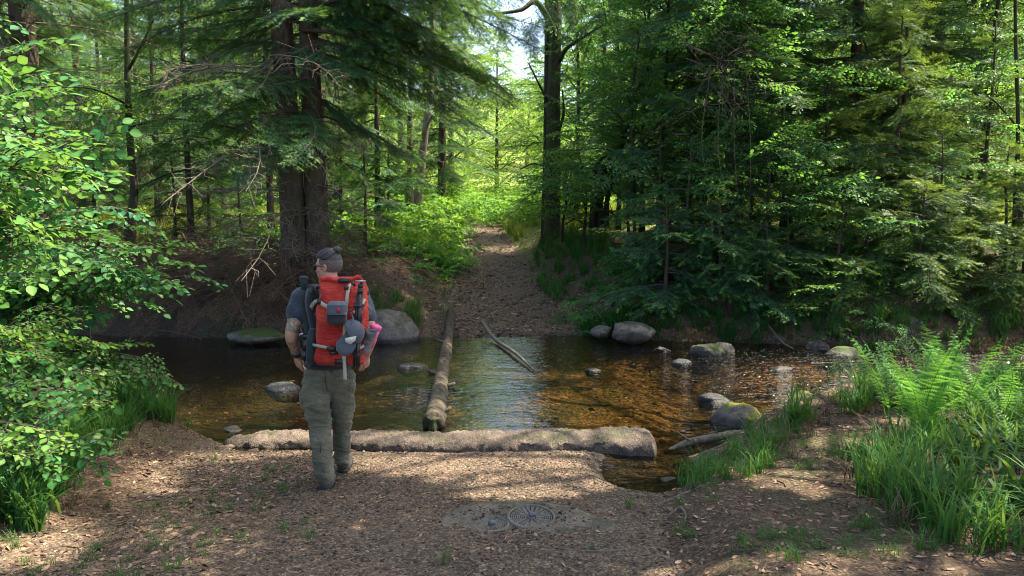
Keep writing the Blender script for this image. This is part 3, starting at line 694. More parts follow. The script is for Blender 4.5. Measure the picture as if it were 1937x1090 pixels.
BR = {L: [spruce_branch(L, s + int(L * 10)) for s in range(2)] for L in (.6, 1.2, 2.0, 3.0)}
BRC = {L: [spruce_branch(L, s + int(L * 10), True) for s in range(2)] for L in (.8, 1.6, 2.8)}
def dead_branch_proto(L, seed):
    r = np.random.default_rng(seed); w = MB(); s = np.linspace(0, 1, 8)
    ax = np.stack([L * s, .08 * L * np.sin(s * 4 + seed), L * (.08 * s - .34 * s ** 2)], -1); tube(w, ax, np.linspace(.011, .003, 8), 4, cap=False)
    for f in np.arange(.15, 1, .07):
        for sd2 in (-1, 1):
            if r.random() < .3: continue
            o = np.array([np.interp(f, s, ax[:, i]) for i in range(3)]); a = sd2 * r.uniform(.5, 1.2); ln = r.uniform(.15, .6) * (1.15 - f) * min(1, L)
            e = o + ln * np.array([math.cos(a), math.sin(a), r.uniform(-.5, .1)])
            c = (o + e) / 2 + r.normal(0, .04, 3); tube(w, [o, c, e], [.005, .0035, .002], 3, cap=False)
            for _ in range(2):
                p0 = o + (e - o) * r.uniform(.3, .9); tube(w, [p0, p0 + r.normal(0, .10, 3) + [.05, 0, -.06]], [.003, .0015], 3, cap=False)
    return w.arr()
DB = [dead_branch_proto(L, 90 + i) for i, L in enumerate((1.1, 1.6, 2.2))]
def yawpitch(yaw, pitch, roll, s):
    c, sn = np.cos(yaw), np.sin(yaw); cp, sp = np.cos(pitch), np.sin(pitch)
    D = np.stack([c * cp, sn * cp, sp], -1); U = np.array([0, 0, 1.]) + np.stack([-sn * roll, c * roll, 0 * roll], -1)
    return frames(D, U) * s[:, None, None]
def trunk_curve(base, H, lean, wob, seed, n=14):
    r = np.random.default_rng(seed); f = np.linspace(0, 1, n); ph = r.uniform(0, 6, 2)
    return np.stack([base[0] + lean[0] * f + wob * np.sin(f * 5 + ph[0]) * f, base[1] + lean[1] * f + wob * np.sin(f * 4 + ph[1]) * f, base[2] + H * f - .15 * (f == 0)], -1)
def spruce(px, Y, H, Lmax, h0, r0, label, seed, lean=(0, 0), mat='spruce', dead=0, dens=1.0, coarse=False, name='spruce_tree', group=None, top=None, wob=.04, face=None, extra=None, bark='bark_spruce'):
    r = np.random.default_rng(seed); X = W(px, 400, Y).x; base = np.array([X, Y, gz(X, Y)]); top = top or H
    th = thing(name, label, 'tree', base, group)
    tc = trunk_curve(base, H, lean, wob, seed, 24); f = np.linspace(0, 1, 24)
    rad = r0 * (1 - f) ** .85 + .008 + r0 * .75 * np.exp(-f * H / .35)
    m = MB(); tube(m, tc, rad, 14 if r0 > .15 else 8, jit=.05); m.obj('trunk', M[bark], th, True)
    at = lambda h: np.stack([np.interp(h / H, f, tc[:, i]) for i in range(3)], -1)
    lib = BRC if coarse else BR; keys = sorted(lib)
    hs = []; h = h0
    while h < H * .985:
        gap = (.30 if not coarse else .42) / dens * (1 if h < 7 else 1.6); hs += [h + r.uniform(-.1, .1) for _ in range(r.integers(3, 6) if h < 7 else 4)]; h += gap
    hs = np.clip(np.array(hs), h0 * .9, H * .99); n = len(hs)
    g = np.clip((H - hs) / max(H - h0, .1), 0, 1)
    Ls = Lmax * np.minimum(g ** .8, 1) * r.uniform(.4, 1.1, n) * np.clip(.72 + .28 * (hs - h0) / max(.15 * H, .3), .6, 1) + .15
    yaw = r.uniform(0, 2 * np.pi, n)
    pit = np.interp(g, [0, .3, 1], [.75, .25, -.16]) + r.normal(0, .14, n)
    if face is not None: k = ~((np.abs((yaw - face[0] + np.pi) % (2 * np.pi) - np.pi) < face[1]) & (hs > face[2]) & (hs < face[3]) & (r.random(n) < .93)); hs, g, Ls, yaw, pit = hs[k], g[k], Ls[k], yaw[k], pit[k]; n = len(hs)
    if extra: ne = extra[0]; hs = np.concatenate([hs, r.uniform(extra[3], extra[4], ne)]); Ls = np.concatenate([Ls, r.uniform(extra[5], extra[6], ne)]); yaw = np.concatenate([yaw, r.uniform(extra[1], extra[2], ne)]); pit = np.concatenate([pit, r.normal(-.16, .12, ne)]); n = len(hs)
    cr = MB(); wo_ = MB(); sel = np.array([min(range(len(keys)), key=lambda i: abs(math.log(keys[i] / l))) for l in Ls]); var = r.integers(0, 2, n)
    for i, kk in enumerate(keys):
        for w in range(2):
            u = (sel == i) & (var == w)
            if not u.any(): continue
            R = yawpitch(yaw[u], pit[u], r.normal(0, .32, u.sum()), Ls[u] / kk); P = at(hs[u])
            nb, wb = lib[kk][w]; cr.many(nb, R, P, r.uniform(-.10, .10, u.sum())); wo_.many(wb, R, P, m=1)
    vv, tt, qq, aa = wo_.arr(); cr.add(vv, tt, qq, aa, 1)
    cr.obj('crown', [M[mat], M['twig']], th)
    if dead:
        n = int(dead); hs = r.uniform(.35, h0 + 3.0, n); R = yawpitch(r.uniform(0, 6.28, n), r.normal(-.05, .15, n), r.normal(0, .3, n), r.uniform(.6, 1.6, n)); P = at(hs); d = MB(); w = r.integers(0, 3, n)
        for j in range(3): d.many(DB[j], R[w == j], P[w == j])
        d.obj('dead_branches', M['deadwood'], th)
    return th

# broadleaf: a leaf, a flat spray of leaves, a limb carrying sprays
def leaf(kind, r_w=.9):
    if kind == 'fine':                      # twelve-point rounded leaf folded along the midrib
        xs = np.array([0, .12, .32, .55, .78, .93, 1.08]); ws = np.array([0.02, .24, .40, .43, .30, .14, 0.0])
        V = [(x, 0, -.02 - .10 * x * x) for x in xs] + [(x + .03, w, .10 * w - .10 * x * x) for x, w in zip(xs, ws)] + [(x + .03, -w, .10 * w - .10 * x * x) for x, w in zip(xs, ws)]
        q = []
        for i in range(6): q += [(i, i + 1, 8 + i, 7 + i), (i + 1, i, 14 + i, 15 + i)]
        return np.array(V) * [1, r_w, 1], np.zeros((0, 3), int), np.array(q), np.concatenate([np.full(7, .22), np.full(14, -.06)])
    if kind == 'mid':
        V = np.array([(0, 0, 0), (.35, .33, .09), (.75, .25, .03), (1.05, 0, -.08), (.75, -.25, .03), (.35, -.33, .09)], float)
        return V, np.array([(0, 3, 2), (0, 2, 1), (0, 4, 3), (0, 5, 4)]), E4, np.zeros(6)
    V = np.array([(0, 0, 0), (.5, .36, .08), (1, 0, -.05), (.5, -.36, .08)], float)
    return V, np.array([(0, 2, 1), (0, 3, 2)]), E4, np.zeros(4)
def spray(seed, L, leafs, kind, nside=5, dens=1.0, droop=.2):
    """flat spray of alternate leaves along a twig of length L in the xy plane"""
    r = np.random.default_rng(seed); lb = MB(); wb = MB(); P = []; D = []; S = []; T = []
    def run(o, a, ln, z0):
        k = max(3, int(ln / (leafs * .62) * dens)); g = (np.arange(k) + .7) / k; sd2 = np.where(np.arange(k) % 2, 1, -1)
        c = np.stack([np.cos(a + .25 * g * r.uniform(-1, 1)) * ln * g, np.sin(a + .2 * g) * ln * g, z0 * g - droop * ln * g * g], -1) + o
        b = a + sd2 * r.uniform(.6, 1.05, k); b[-1] = a
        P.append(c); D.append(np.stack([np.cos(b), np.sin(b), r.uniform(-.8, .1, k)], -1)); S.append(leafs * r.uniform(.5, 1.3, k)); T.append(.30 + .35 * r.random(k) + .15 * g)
        tube(wb, np.concatenate([[o], c]), np.linspace(.004, .0015, k + 1) * (1 + L), 3, cap=False); return c
    m = run(np.zeros(3), 0, L, .05)
    for i in range(nside):
        f = (i + .6) / (nside + .4); o = m[int(f * (len(m) - 1))]; run(o, (1 if i % 2 else -1) * r.uniform(.6, 1.0), L * (.62 - .42 * f) * r.uniform(.8, 1.2), r.uniform(-.1, .06))
    P, D, S, T = map(np.concatenate, (P, D, S, T))
    R = frames(D, np.array([0, 0, 1.]) + r.normal(0, .38, D.shape)) * S[:, None, None]
    lb.many(leaf(kind), R, P, T); return lb.arr(), wb.arr()
SP = {'beech': [spray(i, .75, .068, 'mid', 6) for i in range(4)],
      'hazel': [spray(20 + i, .50, .072, 'fine', 5, .95, .35) for i in range(5)],
      'bramble': [spray(40 + i, .40, .05, 'fine', 5, 1.0, .3) for i in range(4)],
      'herb': [spray(50 + i, .6, .105, 'mid', 5, .9) for i in range(3)],
      'far': [spray(60 + i, 1.4, .115, 'low', 7, .9) for i in range(3)],
      'vfar': [spray(80 + i, 2.4, .24, 'low', 7, .9) for i in range(3)]}
def put_sprays(lb, wb, lib, P, D, s, seed, flat=.25, da=0.0):
    r = np.random.default_rng(seed); n = len(P); w = r.integers(0, len(lib), n)
    R = frames(D, np.array([0, 0, 1.]) + r.normal(0, flat, (n, 3))) * s[:, None, None]
    for j, (l_, w_) in enumerate(lib):
        u = w == j; lb.many(l_, R[u], P[u], r.uniform(-.2, .2, u.sum()) + da); wb.many(w_, R[u], P[u])
def limb_sprays(lb, wb, lib, pts, seed, start=.3, step=.22, s=1.0, flat=.25, spread=1.0, da=0.0):
    r = np.random.default_rng(seed); seg = np.linalg.norm(np.diff(pts, axis=0), axis=1); ln = seg.sum(); cum = np.concatenate([[0], np.cumsum(seg)]) / ln
    n = max(2, int(ln * (1 - start) / step)); f = start + (1 - start) * (np.arange(n) + r.random(n)) / n; f[-1] = 1
    P = np.stack([np.interp(f, cum, pts[:, i]) for i in range(3)], -1); tg = np.gradient(pts, axis=0); T = np.stack([np.interp(f, cum, tg[:, i]) for i in range(3)], -1)
    T /= np.linalg.norm(T, axis=1, keepdims=True); a = np.where(np.arange(n) % 2, 1, -1) * r.uniform(.5, 1.2, n) * spread; a[-1] = 0
    hz = np.arctan2(T[:, 1], T[:, 0]) + a
    D = np.stack([np.cos(hz), np.sin(hz), np.clip(T[:, 2], -.4, .5) * .6 + r.normal(0, .18, n)], -1)
    put_sprays(lb, wb, lib, P, D, s * r.uniform(.65, 1.15, n), seed + 1, flat, da)
def leafy_thing(name, label, cat, base, stems, mat, lib, seed, r0=.02, start=.3, step=.2, s=1.0, flat=.25, group=None, bark='twig', side=0, spread=1.0, da=0.0, thick=None):
    """stems: lists of control points from the ground to the tip"""
    r = np.random.default_rng(seed); th = thing(name, label, cat, base, group); lb = MB(); wb = MB(); st = MB()
    for i, c in enumerate(stems):
        p = curve_pts(c, 14); tube(st, p, np.linspace(thick[i] if thick else r0, .004, 14), 7 if r0 > .04 else 5)
        limb_sprays(lb, wb, SP[lib], p, seed * 31 + i, start, step, s, flat, spread, da)
        for k in range(side):
            f = r.uniform(start, .95); o = p[int(f * 13)]; d = p[min(13, int(f * 13) + 1)] - p[int(f * 13) - 1]; d = d / np.linalg.norm(d) + r.normal(0, .7, 3) * [1, 1, .5]
            e = o + d / np.linalg.norm(d) * r.uniform(.35, .8) * (1.25 - f) * np.linalg.norm(p[-1] - p[0]) * .5; q = curve_pts([o, (o + e) / 2 + [0, 0, .05], e], 7)
            tube(st, q, np.linspace(.35 * r0 + .003, .003, 7), 4); limb_sprays(lb, wb, SP[lib], q, seed * 57 + i * 9 + k, .15, step, s, flat, spread, da)
    st.obj('stems' if len(stems) > 1 else 'trunk', M[bark], th, True)
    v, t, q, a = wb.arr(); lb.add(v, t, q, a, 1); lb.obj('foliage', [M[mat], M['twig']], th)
    return th
def broad_tree(px, Y, H, spread, low, r0, label, seed, mat='beech', lib='beech', nl=16, lean=(0, 0), bark='bark_dark', name='beech_tree', s=1.0, step=.3, sub=3, group=None, X=None, keep=None, wob=.12, da=0.0):
    r = np.random.default_rng(seed); X = W(px, 400, Y).x if X is None else X; base = np.array([X, Y, gz(X, Y)])
    th = thing(name, label, 'tree', base, group); tc = trunk_curve(base, H, lean, wob, seed, 16); f = np.linspace(0, 1, 16)
    m = MB(); tube(m, tc, r0 * (1 - f) ** .8 + .012 + r0 * .6 * np.exp(-f * H / .3), 12, jit=.04); lb = MB(); wb = MB()
    for i in range(nl):
        g = (i + r.random()) / nl; h = low + (H - low) * g; o = np.array([np.interp(h / H, f, tc[:, k]) for k in range(3)])
        yaw = i * 2.4 + r.uniform(-.5, .5); ln = spread * (math.sin(min(1, g * 1.1 + .28) * math.pi) ** .7 * .9 + .15) * r.uniform(.7, 1.15)
        e = o + ln * np.array([math.cos(yaw), math.sin(yaw), r.uniform(.15, .6) + .4 * g]); q = curve_pts([o, o + (e - o) * .5 + [0, 0, .08 * ln], e - [0, 0, .1 * ln]], 8)
        tube(m, q, np.linspace(.30 * r0 * (1 - g) + .012, .005, 8), 5); limb_sprays(lb, wb, SP[lib], q, seed * 77 + i, .25, step, s, .3, 1, da)
        for k in range(sub):
            j = r.integers(2, 7); d = (q[j] - q[j - 1]); d = d / np.linalg.norm(d) + r.normal(0, .75, 3) * [1, 1, .6]; e2 = q[j] + d / np.linalg.norm(d) * ln * r.uniform(.35, .6)
            q2 = curve_pts([q[j], (q[j] + e2) / 2 + [0, 0, .04], e2], 6); tube(m, q2, np.linspace(.1 * r0 + .006, .004, 6), 4); limb_sprays(lb, wb, SP[lib], q2, seed * 99 + i * 7 + k, .1, step, s, .3, 1, da)
    m.obj('trunk', M[bark], th, True)
    v, t, q, a = lb.arr()
    if keep is not None:
        vw, tw, qw, aw = wb.arr(); wb = MB(); wb.add(vw, None, qw[keep(vw[qw[:, 0]])], aw)
        vw, tw, qw, aw = m.arr(); low_ = (vw[qw[:, 0], 2] < low + base[2]) | (np.hypot(vw[qw[:, 0], 0] - X, vw[qw[:, 0], 1] - Y) < 2.2); m = MB(); m.add(vw, None, qw[low_ | keep(vw[qw[:, 0]])], aw)
        n = len(t); c = v[t[:, 0]] if n else v[q[:, 0]]; u = keep(c)
        t = t[u] if n else t; q = q if n else q[u]
    lb = MB(); lb.add(v, t, q, a); vw, tw, qw, aw = wb.arr(); lb.add(vw, tw, qw, aw, 1)
    lb.obj('crown', [M[mat], M['twig']], th); return th

# ------------------------------------------------------------------ spruces
spruce(558, 13.3, 17, 3.4, 2.6, .215, 'big twin spruce trunk behind the hiker, left one of the joined pair', 101, (-.5, 0), dead=56, dens=.75, face=(-1.57, .95, 3.3, 8))
spruce(600, 13.4, 17, 4.3, 2.9, .20, 'big twin spruce trunk behind the hiker, right one of the joined pair', 102, (-.3, .1), dead=34, dens=.9, face=(-1.57, .85, 3.4, 8), extra=(34, -.5, .5, 3.9, 8.0, 2.6, 4.4))
spruce(66, 14.2, 16, 3.2, 3.4, .27, 'thick bare spruce trunk at the upper left behind the bright hazel', 103, dead=46, dens=.7)
spruce(14, 16.5, 15, 3.0, 2.4, .20, 'dark spruce trunk touching the left edge behind the hazel', 104, dead=20, dens=.6)
spruce(1388, 15.2, 18, 3.1, .9, .17, 'great dark spruce right of centre with branches down to the bank', 105, dens=.95)
spruce(1606, 16.0, 18, 2.7, 1.3, .13, 'tall spruce with a slim visible trunk between the dark giant and the thick old trunk', 106)
spruce(1748, 17.5, 18, 3.0, 2.2, .27, 'old spruce with the thickest trunk on the right half', 107, dens=.6, dead=16)
spruce(1300, 18.2, 18, 2.8, 1.2, .13, 'dark spruce half hidden left of the great dark spruce', 108)
spruce(1488, 17.4, 18, 2.6, .8, .12, 'dark spruce just right of and behind the great dark spruce', 109)
spruce(835, 25.5, 11, 2.7, 1.4, .15, 'spruce with drooping boughs left of where the path leaves the wood', 110, lean=(.2, 0))
spruce(1140, 29.0, 12, 2.2, .8, .12, 'slender spruce beyond the big tree right of the path', 112, coarse=True)
spruce(1690, 14.0, 5.2, 2.0, .25, .05, 'young yellow green spruce rising above the fern on the far bank', 113, mat='spruce_young', name='young_spruce')
spruce(1858, 14.4, 4.6, 2.0, .2, .05, 'young spruce with low tiers near the right edge of the far bank', 114, mat='spruce_young', name='young_spruce')
spruce(1775, 13.2, 2.6, 1.5, .12, .03, 'short spreading young spruce over the grass fringe behind the fern tops', 115, mat='spruce_young', name='young_spruce')
spruce(1560, 14.6, 3.8, 1.7, .25, .04, 'young spruce behind the leafy beech shrub', 116, mat='spruce_young', name='young_spruce')
spruce(1245, 14.6, 3.4, 1.7, .25, .04, 'young dark spruce above the pale boulder on the far bank', 117, name='young_spruce')
spruce(1420, 13.7, 2.4, 1.5, .2, .03, 'low young spruce under the great dark spruce', 118, name='young_spruce')
spruce(690, 16.0, 2.8, 1.0, .2, .03, 'small spruce sapling on the bank right of the twin trunks', 119, name='young_spruce')
spruce(645, 18.0, 4.2, 1.3, .3, .04, 'taller spruce sapling close behind the right twin trunk', 120, name='young_spruce')
spruce(735, 19.0, 2.6, .9, .2, .03, 'spruce sapling left of the slim pair of trunks', 121, name='young_spruce')
spruce(300, 20.0, 10, 2.2, 1.0, .09, 'thin sparse spruce behind the slender leafy tree at left', 122, dead=16, dens=.75, coarse=True)
spruce(425, 22.0, 11, 2.3, 1.1, .10, 'thin sparse spruce standing in front of the left meadow', 123, dead=16, dens=.6, coarse=True)
spruce(160, 21.0, 13, 2.4, 1.0, .11, 'sparse spruce seen between the thick bare trunk and the slender leafy tree', 124, dead=20, dens=.55, coarse=True)
spruce(512, 17.0, 13, 2.0, 3.6, .075, 'thin straight spruce pole just left of the twin trunks', 125, dead=10, dens=.6, coarse=True)
spruce(614, 17.2, 13, 1.8, 3.4, .085, 'thin dark spruce pole just right of the twin trunks', 126, dead=8, dens=.6, coarse=True)
spruce(1905, 13.2, 2.4, 1.5, .12, .03, 'low young spruce spilling over the bank at the far right edge', 132, mat='spruce_young', name='young_spruce')
spruce(1640, 13.0, 1.9, 1.3, .1, .025, 'smallest young spruce leaning over the huge dark mossy boulder', 133, mat='spruce_young', name='young_spruce')
spruce(1490, 13.1, 1.7, 1.2, .1, .025, 'tiny dark spruce on the far bank left of the leafy beech shrub', 134, name='young_spruce')
spruce(1300, 13.4, 2.6, 1.6, .15, .03, 'dark young spruce with boughs over the far water edge right of the pale boulder', 135, name='young_spruce')
spruce(1700, 15.6, 6.5, 2.2, .4, .06, 'half grown spruce before the thick old trunk', 136, mat='spruce_young', name='young_spruce')
for px, Y, H, L, lab in [(1262, 13.0, 2.0, 1.5, 'low dark spruce whose boughs hang over the water right of the pale boulder'), (1365, 12.9, 1.8, 1.5, 'low dark spruce hanging over the far water line above the mossy stone pair'), (1455, 12.8, 1.5, 1.3, 'low dark spruce drooping to the water left of the beech shrub'), (1590, 12.6, 1.6, 1.3, 'low spruce drooping to the water right of the beech shrub'), (1745, 12.5, 2.0, 1.6, 'low spruce over the water just behind the fern tips'), (1838, 12.5, 1.7, 1.5, 'low spruce drooping over the water right of the fern tips'), (1945, 12.6, 2.2, 1.6, 'low dark spruce drooping over the water in the right corner of the far bank')]:
    spruce(px, Y, H, L, .1, .03, lab, int(px), mat='spruce' if px < 1500 else 'spruce_young', name='young_spruce', dens=1.1)
spruce(715, 18.5, 8, 1.7, 1.2, .07, 'half grown spruce draping dark boughs between the twin trunks and the slim tree', 137)
spruce(330, 17.0, 2.4, 1.1, .15, .03, 'small spruce sapling at the meadow edge behind the brushwood', 201, name='young_spruce')
spruce(455, 16.2, 2.2, 1.2, .15, .03, 'small spruce sapling close left of the twin trunks', 202, name='young_spruce')
spruce(395, 18.5, 3.2, 1.3, .2, .04, 'middling young spruce in the bright gap left of the twin trunks', 203, name='young_spruce')
spruce(180, 16.5, 3.0, 1.4, .2, .04, 'young spruce on the left bank behind the dark hazel boughs', 204, name='young_spruce')
spruce(360, 16.5, 9, 2.6, 1.8, .07, 'half grown spruce with dark boughs above the left bank', 138, dead=18, dens=.8)
spruce(690, 27.0, 11, 2.5, 2.0, .14, 'distant spruce behind the drooping boughs of the twin trunks', 127, coarse=True, dens=.8)
spruce(1855, 22.0, 14, 2.8, 2.4, .14, 'distant spruce at the far right behind the old thick trunk', 128, coarse=True, dens=.6)
spruce(1195, 23.0, 13, 2.4, 1.4, .12, 'distant spruce behind the leaning dark stems', 129, coarse=True, dens=.8)
spruce(1680, 21.0, 14, 2.6, 1.8, .12, 'distant spruce left of the thick old trunk', 131, coarse=True, dens=.7)

src = spruce(60, 26.0, 11.5, 2.4, .5, .10, 'tall dim spruce in the stand behind the left meadow', 139, coarse=True, dens=.9, dead=16, group='dim spruces behind the left meadow')
for i, (px, Y) in enumerate([(-60, 22), (120, 29), (200, 33), (270, 27), (355, 31), (390, 26), (470, 29), (530, 33), (575, 27), (30, 34), (640, 31), (-120, 28)]):
    X = W(px, 400, Y).x; copy_thing(src, (X, Y, gz(X, Y)), i * 2.1, .9 + .25 * ((i * 7) % 5) / 5)
# ------------------------------------------------------------------ broadleaf trees beyond the stream
def W3(*a): return np.array(W(*a))
b = W3(1044, 420, 19.5); b[2] = gz(b[0], b[1])
th = thing('oak_tree', 'tall dark double trunked tree right of the path with an arching bare limb', 'tree', b)
m = MB(); tube(m, curve_pts([b - [0, 0, .2], W3(1046, 300, 19.5), W3(1047, 180, 19.5), W3(1050, 60, 19.5), W3(1048, -260, 19.5)], 24), np.concatenate([[.30, .24], np.linspace(.205, .14, 22)]), 14, jit=.05); m.obj('trunk', M['bark_mossy'], th, True)
m = MB(); tube(m, curve_pts([b + [-.17, .1, -.2], W3(1035, 300, 19.6), W3(1036, 150, 19.6), W3(1038, -200, 19.7)], 20), np.linspace(.13, .08, 20), 10, jit=.05); m.obj('trunk', M['bark_dark'], th, True)
for k, (pts, r) in enumerate([([W3(1050, 75, 19.5), W3(1034, 30, 19.2), W3(1012, 3, 18.8), W3(988, 18, 18.6), W3(955, 24, 18.4), W3(918, 26, 18.2)], .10), ([W3(1058, 115, 19.4), W3(1072, 92, 19.2), W3(1105, 70, 19), W3(1142, 46, 18.8)], .07),
                 ([W3(1056, 250, 19.5), W3(1066, 215, 19.3), W3(1064, 170, 19.3)], .05), ([W3(1040, 200, 19.5), W3(1015, 150, 19.0), W3(1000, 120, 18.7)], .03), ([W3(1044, 320, 19.3), W3(1010, 310, 18.8), W3(985, 320, 18.4)], .02)]):
    m = MB(); tube(m, curve_pts(pts, 16), np.linspace(r, .018, 16), 8, jit=.06); m.obj('limb', M['bark_mossy' if k < 2 else 'bark_dark'], th, True)
r = np.random.default_rng(5); lb = MB(); wb = MB(); cr = MB()
for k in range(46):                                    # hanging needle tassels and leaf sprays about the limbs
    o = W3(r.uniform(915, 1150), r.uniform(-60, 60), r.uniform(17.6, 20)) if k < 30 else W3(r.uniform(985, 1110), r.uniform(60, 330), r.uniform(18, 20.5))
    if 945 < pix(*o)[0] < 1035 and 40 < pix(*o)[1] < 300 and r.random() < .75: continue
    yaw = r.uniform(0, 6.28); R = yawpitch(np.array([yaw]), np.array([-.9 if k < 30 else -.2]), np.array([0.]), np.array([r.uniform(.5, .8)])); cr.many(BR[1.2][k % 2][0], R, o[None]); cr.many(BR[1.2][k % 2][1], R, o[None], m=1)
for k in range(26): put_sprays(lb, wb, SP['beech'], W3(r.uniform(1030, 1180), r.uniform(-80, 330), r.uniform(18.6, 20.4))[None], np.array([[r.normal(), r.normal(), -.2]]), np.array([1.]), 300 + k)
v, t, q, a = lb.arr(); cr.add(v, t, q, a, 2); cr.obj('crown', [M['spruce'], M['twig'], M['beech']], th)
def pole(name, label, pts, r, bark, limbs=(), seed=1, sprays=0, mat='beech', lib='beech', box=None):
    c = curve_pts(pts, 26); c[0][2] = gz(c[0][0], c[0][1]) - .1; th = thing(name, label, 'tree', c[0] + [0, 0, .1]); m = MB(); f = np.linspace(0, 1, 26)
    tube(m, c, r * (1 - .55 * f) + r * .5 * np.exp(-f * 18), 10, jit=.06); m.obj('trunk', M[bark], th, True)
    for p, rr in limbs:
        m = MB(); tube(m, curve_pts(p, 12), np.linspace(rr, rr * .3, 12), 7, jit=.06); m.obj('limb', M[bark], th, True)
    if sprays:
        rr = np.random.default_rng(seed); lb = MB(); wb = MB(); o = np.array([W3(rr.uniform(box[0], box[1]), rr.uniform(box[2], box[3]), rr.uniform(box[4], box[5])) for _ in range(sprays)])
        put_sprays(lb, wb, SP[lib], o, np.stack([rr.normal(0, 1, sprays), rr.normal(0, 1, sprays), rr.uniform(-.3, .2, sprays)], -1), rr.uniform(.7, 1.2, sprays), seed); v, t, q, a = wb.arr(); lb.add(v, t, q, a, 1); lb.obj('crown', [M[mat], M['twig']], th)
    return th
pole('slim_tree', 'slim straight brown trunk left of the path, beside the forked grey one', [W3(774, 396, 20.5), W3(775, 320, 20.5), W3(775, 240, 20.5), W3(777, 170, 20.5), W3(783, -150, 20.6)], .10, 'bark_spruce', [([W3(776, 205, 20.5), W3(750, 165, 20), W3(735, 120, 19.8)], .03)], 21, 14, box=(700, 830, -120, 60, 19.5, 22))
pole('forked_tree', 'sunlit grey trunk with crooked forked limb left of the path', [W3(788, 392, 20.8), W3(795, 335, 20.8), W3(803, 260, 20.8), W3(812, 200, 20.8), W3(818, 90, 20.9), W3(815, -160, 21)], .13, 'bark_grey',
     [([W3(798, 262, 20.7), W3(812, 228, 20.6), W3(826, 205, 20.5), W3(816, 172, 20.4), W3(802, 182, 20.3)], .05), ([W3(812, 210, 20.8), W3(835, 198, 20.6), W3(870, 190, 20.5)], .03), ([W3(816, 160, 20.8), W3(840, 175, 20.6), W3(862, 182, 20.5)], .025)], 22, 10, box=(770, 870, -150, 20, 20, 22))
b = W3(1125, 420, 17.4); b[2] = gz(b[0], b[1]); th = thing('leaning_tree', 'clump of dark crooked stems leaning right beside the path', 'tree', b)
for k, (x0, x1, x2, y2) in enumerate([(1122, 1150, 1182, 235), (1134, 1165, 1196, 220), (1146, 1168, 1180, 250), (1118, 1130, 1168, 270)]):
    m = MB(); tube(m, curve_pts([W3(x0, 430, 17.4), W3(x0 + 4, 370, 17.4 + .1 * k), W3(x1, 310, 17.4), W3(x2, y2, 17.2), W3(x2 + 60, y2 - 160, 17)], 16), np.linspace(.10 - .015 * k, .03, 16), 8, jit=.07); m.obj('trunk', M['bark_dark'], th, True)
lb = MB(); wb = MB(); n = 60; o = np.array([W3(r.uniform(1130, 1290), r.uniform(20, 330), r.uniform(16.4, 18)) for _ in range(n)]); put_sprays(lb, wb, SP['beech'], o, np.stack([r.normal(0, 1, n), r.normal(0, 1, n), r.uniform(-.3, .1, n)], -1), np.full(n, 1.), 44)
v, t, q, a = wb.arr(); lb.add(v, t, q, a, 1); lb.obj('crown', [M['beech'], M['twig']], th)
pole('slender_tree', 'slender dark leafy tree with a gently bent trunk over the left bank', [W3(243, 425, 14.6), W3(254, 365, 14.6), W3(247, 280, 14.6), W3(242, 180, 14.5), W3(240, 60, 14.5), W3(238, -200, 14.4)], .085, 'bark_dark', [([W3(244, 130, 14.5), W3(268, 85, 14.2), W3(292, 35, 14)], .03), ([W3(246, 240, 14.5), W3(320, 225, 13.6), W3(430, 240, 12.8), W3(525, 262, 12.6)], .025), ([W3(245, 200, 14.5), W3(180, 170, 13.5), W3(110, 165, 13)], .025)], 23, 120, box=(100, 530, 130, 300, 12.4, 14.8))
pole('slender_tree', 'thin dark sapling trunk along the right edge of the picture', [W3(1918, 480, 13.6), W3(1921, 380, 13.6), W3(1926, 250, 13.6), W3(1922, 100, 13.6), W3(1917, -200, 13.6)], .05, 'bark_dark', [([W3(1924, 240, 13.6), W3(1880, 190, 13.3), W3(1840, 170, 13)], .02)], 24, 30, box=(1790, 1960, 60, 380, 12.9, 14.2))
broad_tree(1250, 16.6, 6.5, 1.8, 1.0, .05, 'leafy beech sapling between the leaning stems and the dark spruces', 141, nl=20, name='beech_sapling')
broad_tree(1170, 20.5, 6.0, 1.7, .8, .05, 'bright beech sapling right behind the double trunked tree', 142, nl=16, name='beech_sapling')
broad_tree(1335, 13.9, 2.6, .9, .5, .022, 'small beech sapling in front of the great dark spruce', 143, nl=9, sub=2, name='beech_sapling', step=.25)
broad_tree(1445, 13.2, 2.5, 1.0, .6, .022, 'beech sapling with fresh green leaves left above the leafy shrub', 144, nl=9, sub=2, name='beech_sapling', step=.25)
broad_tree(1090, 23, 7.5, 2.0, .6, .06, 'airy beech just right of the double trunk with leaves down to the ground', 147, nl=26, name='beech_sapling')
broad_tree(1215, 19.0, 8.0, 2.2, .8, .06, 'tall leafy beech above the leaning dark stems', 148, nl=26)
broad_tree(1330, 20.5, 9.0, 2.4, 1.0, .07, 'leafy beech rising behind the half hidden dark spruce', 150, nl=26)
broad_tree(1660, 19.0, 9.0, 2.2, 1.0, .07, 'leafy beech between the slim spruce trunk and the thick old trunk', 152, nl=24)
broad_tree(1830, 19.5, 9.5, 2.6, .8, .08, 'broad leafy beech filling the space right of the thick old trunk', 153, mat='sunny', nl=30)
broad_tree(1930, 17.5, 8.0, 2.2, .8, .06, 'leafy beech crowding the right edge behind the thin sapling', 154, nl=24)
broad_tree(1105, 17.6, 2.2, 1.0, .3, .022, 'knee high beech sapling at the foot of the leaning dark stems', 158, nl=10, sub=2, name='beech_sapling', step=.25)
broad_tree(1065, 18.6, 1.6, .8, .25, .02, 'smallest beech sapling beside the foot of the double trunked tree', 159, nl=8, sub=2, name='beech_sapling', step=.25)
broad_tree(1190, 16.2, 2.8, 1.1, .3, .024, 'low leafy beech sapling on the slope above the pale boulder', 165, nl=11, sub=2, name='beech_sapling', step=.25)
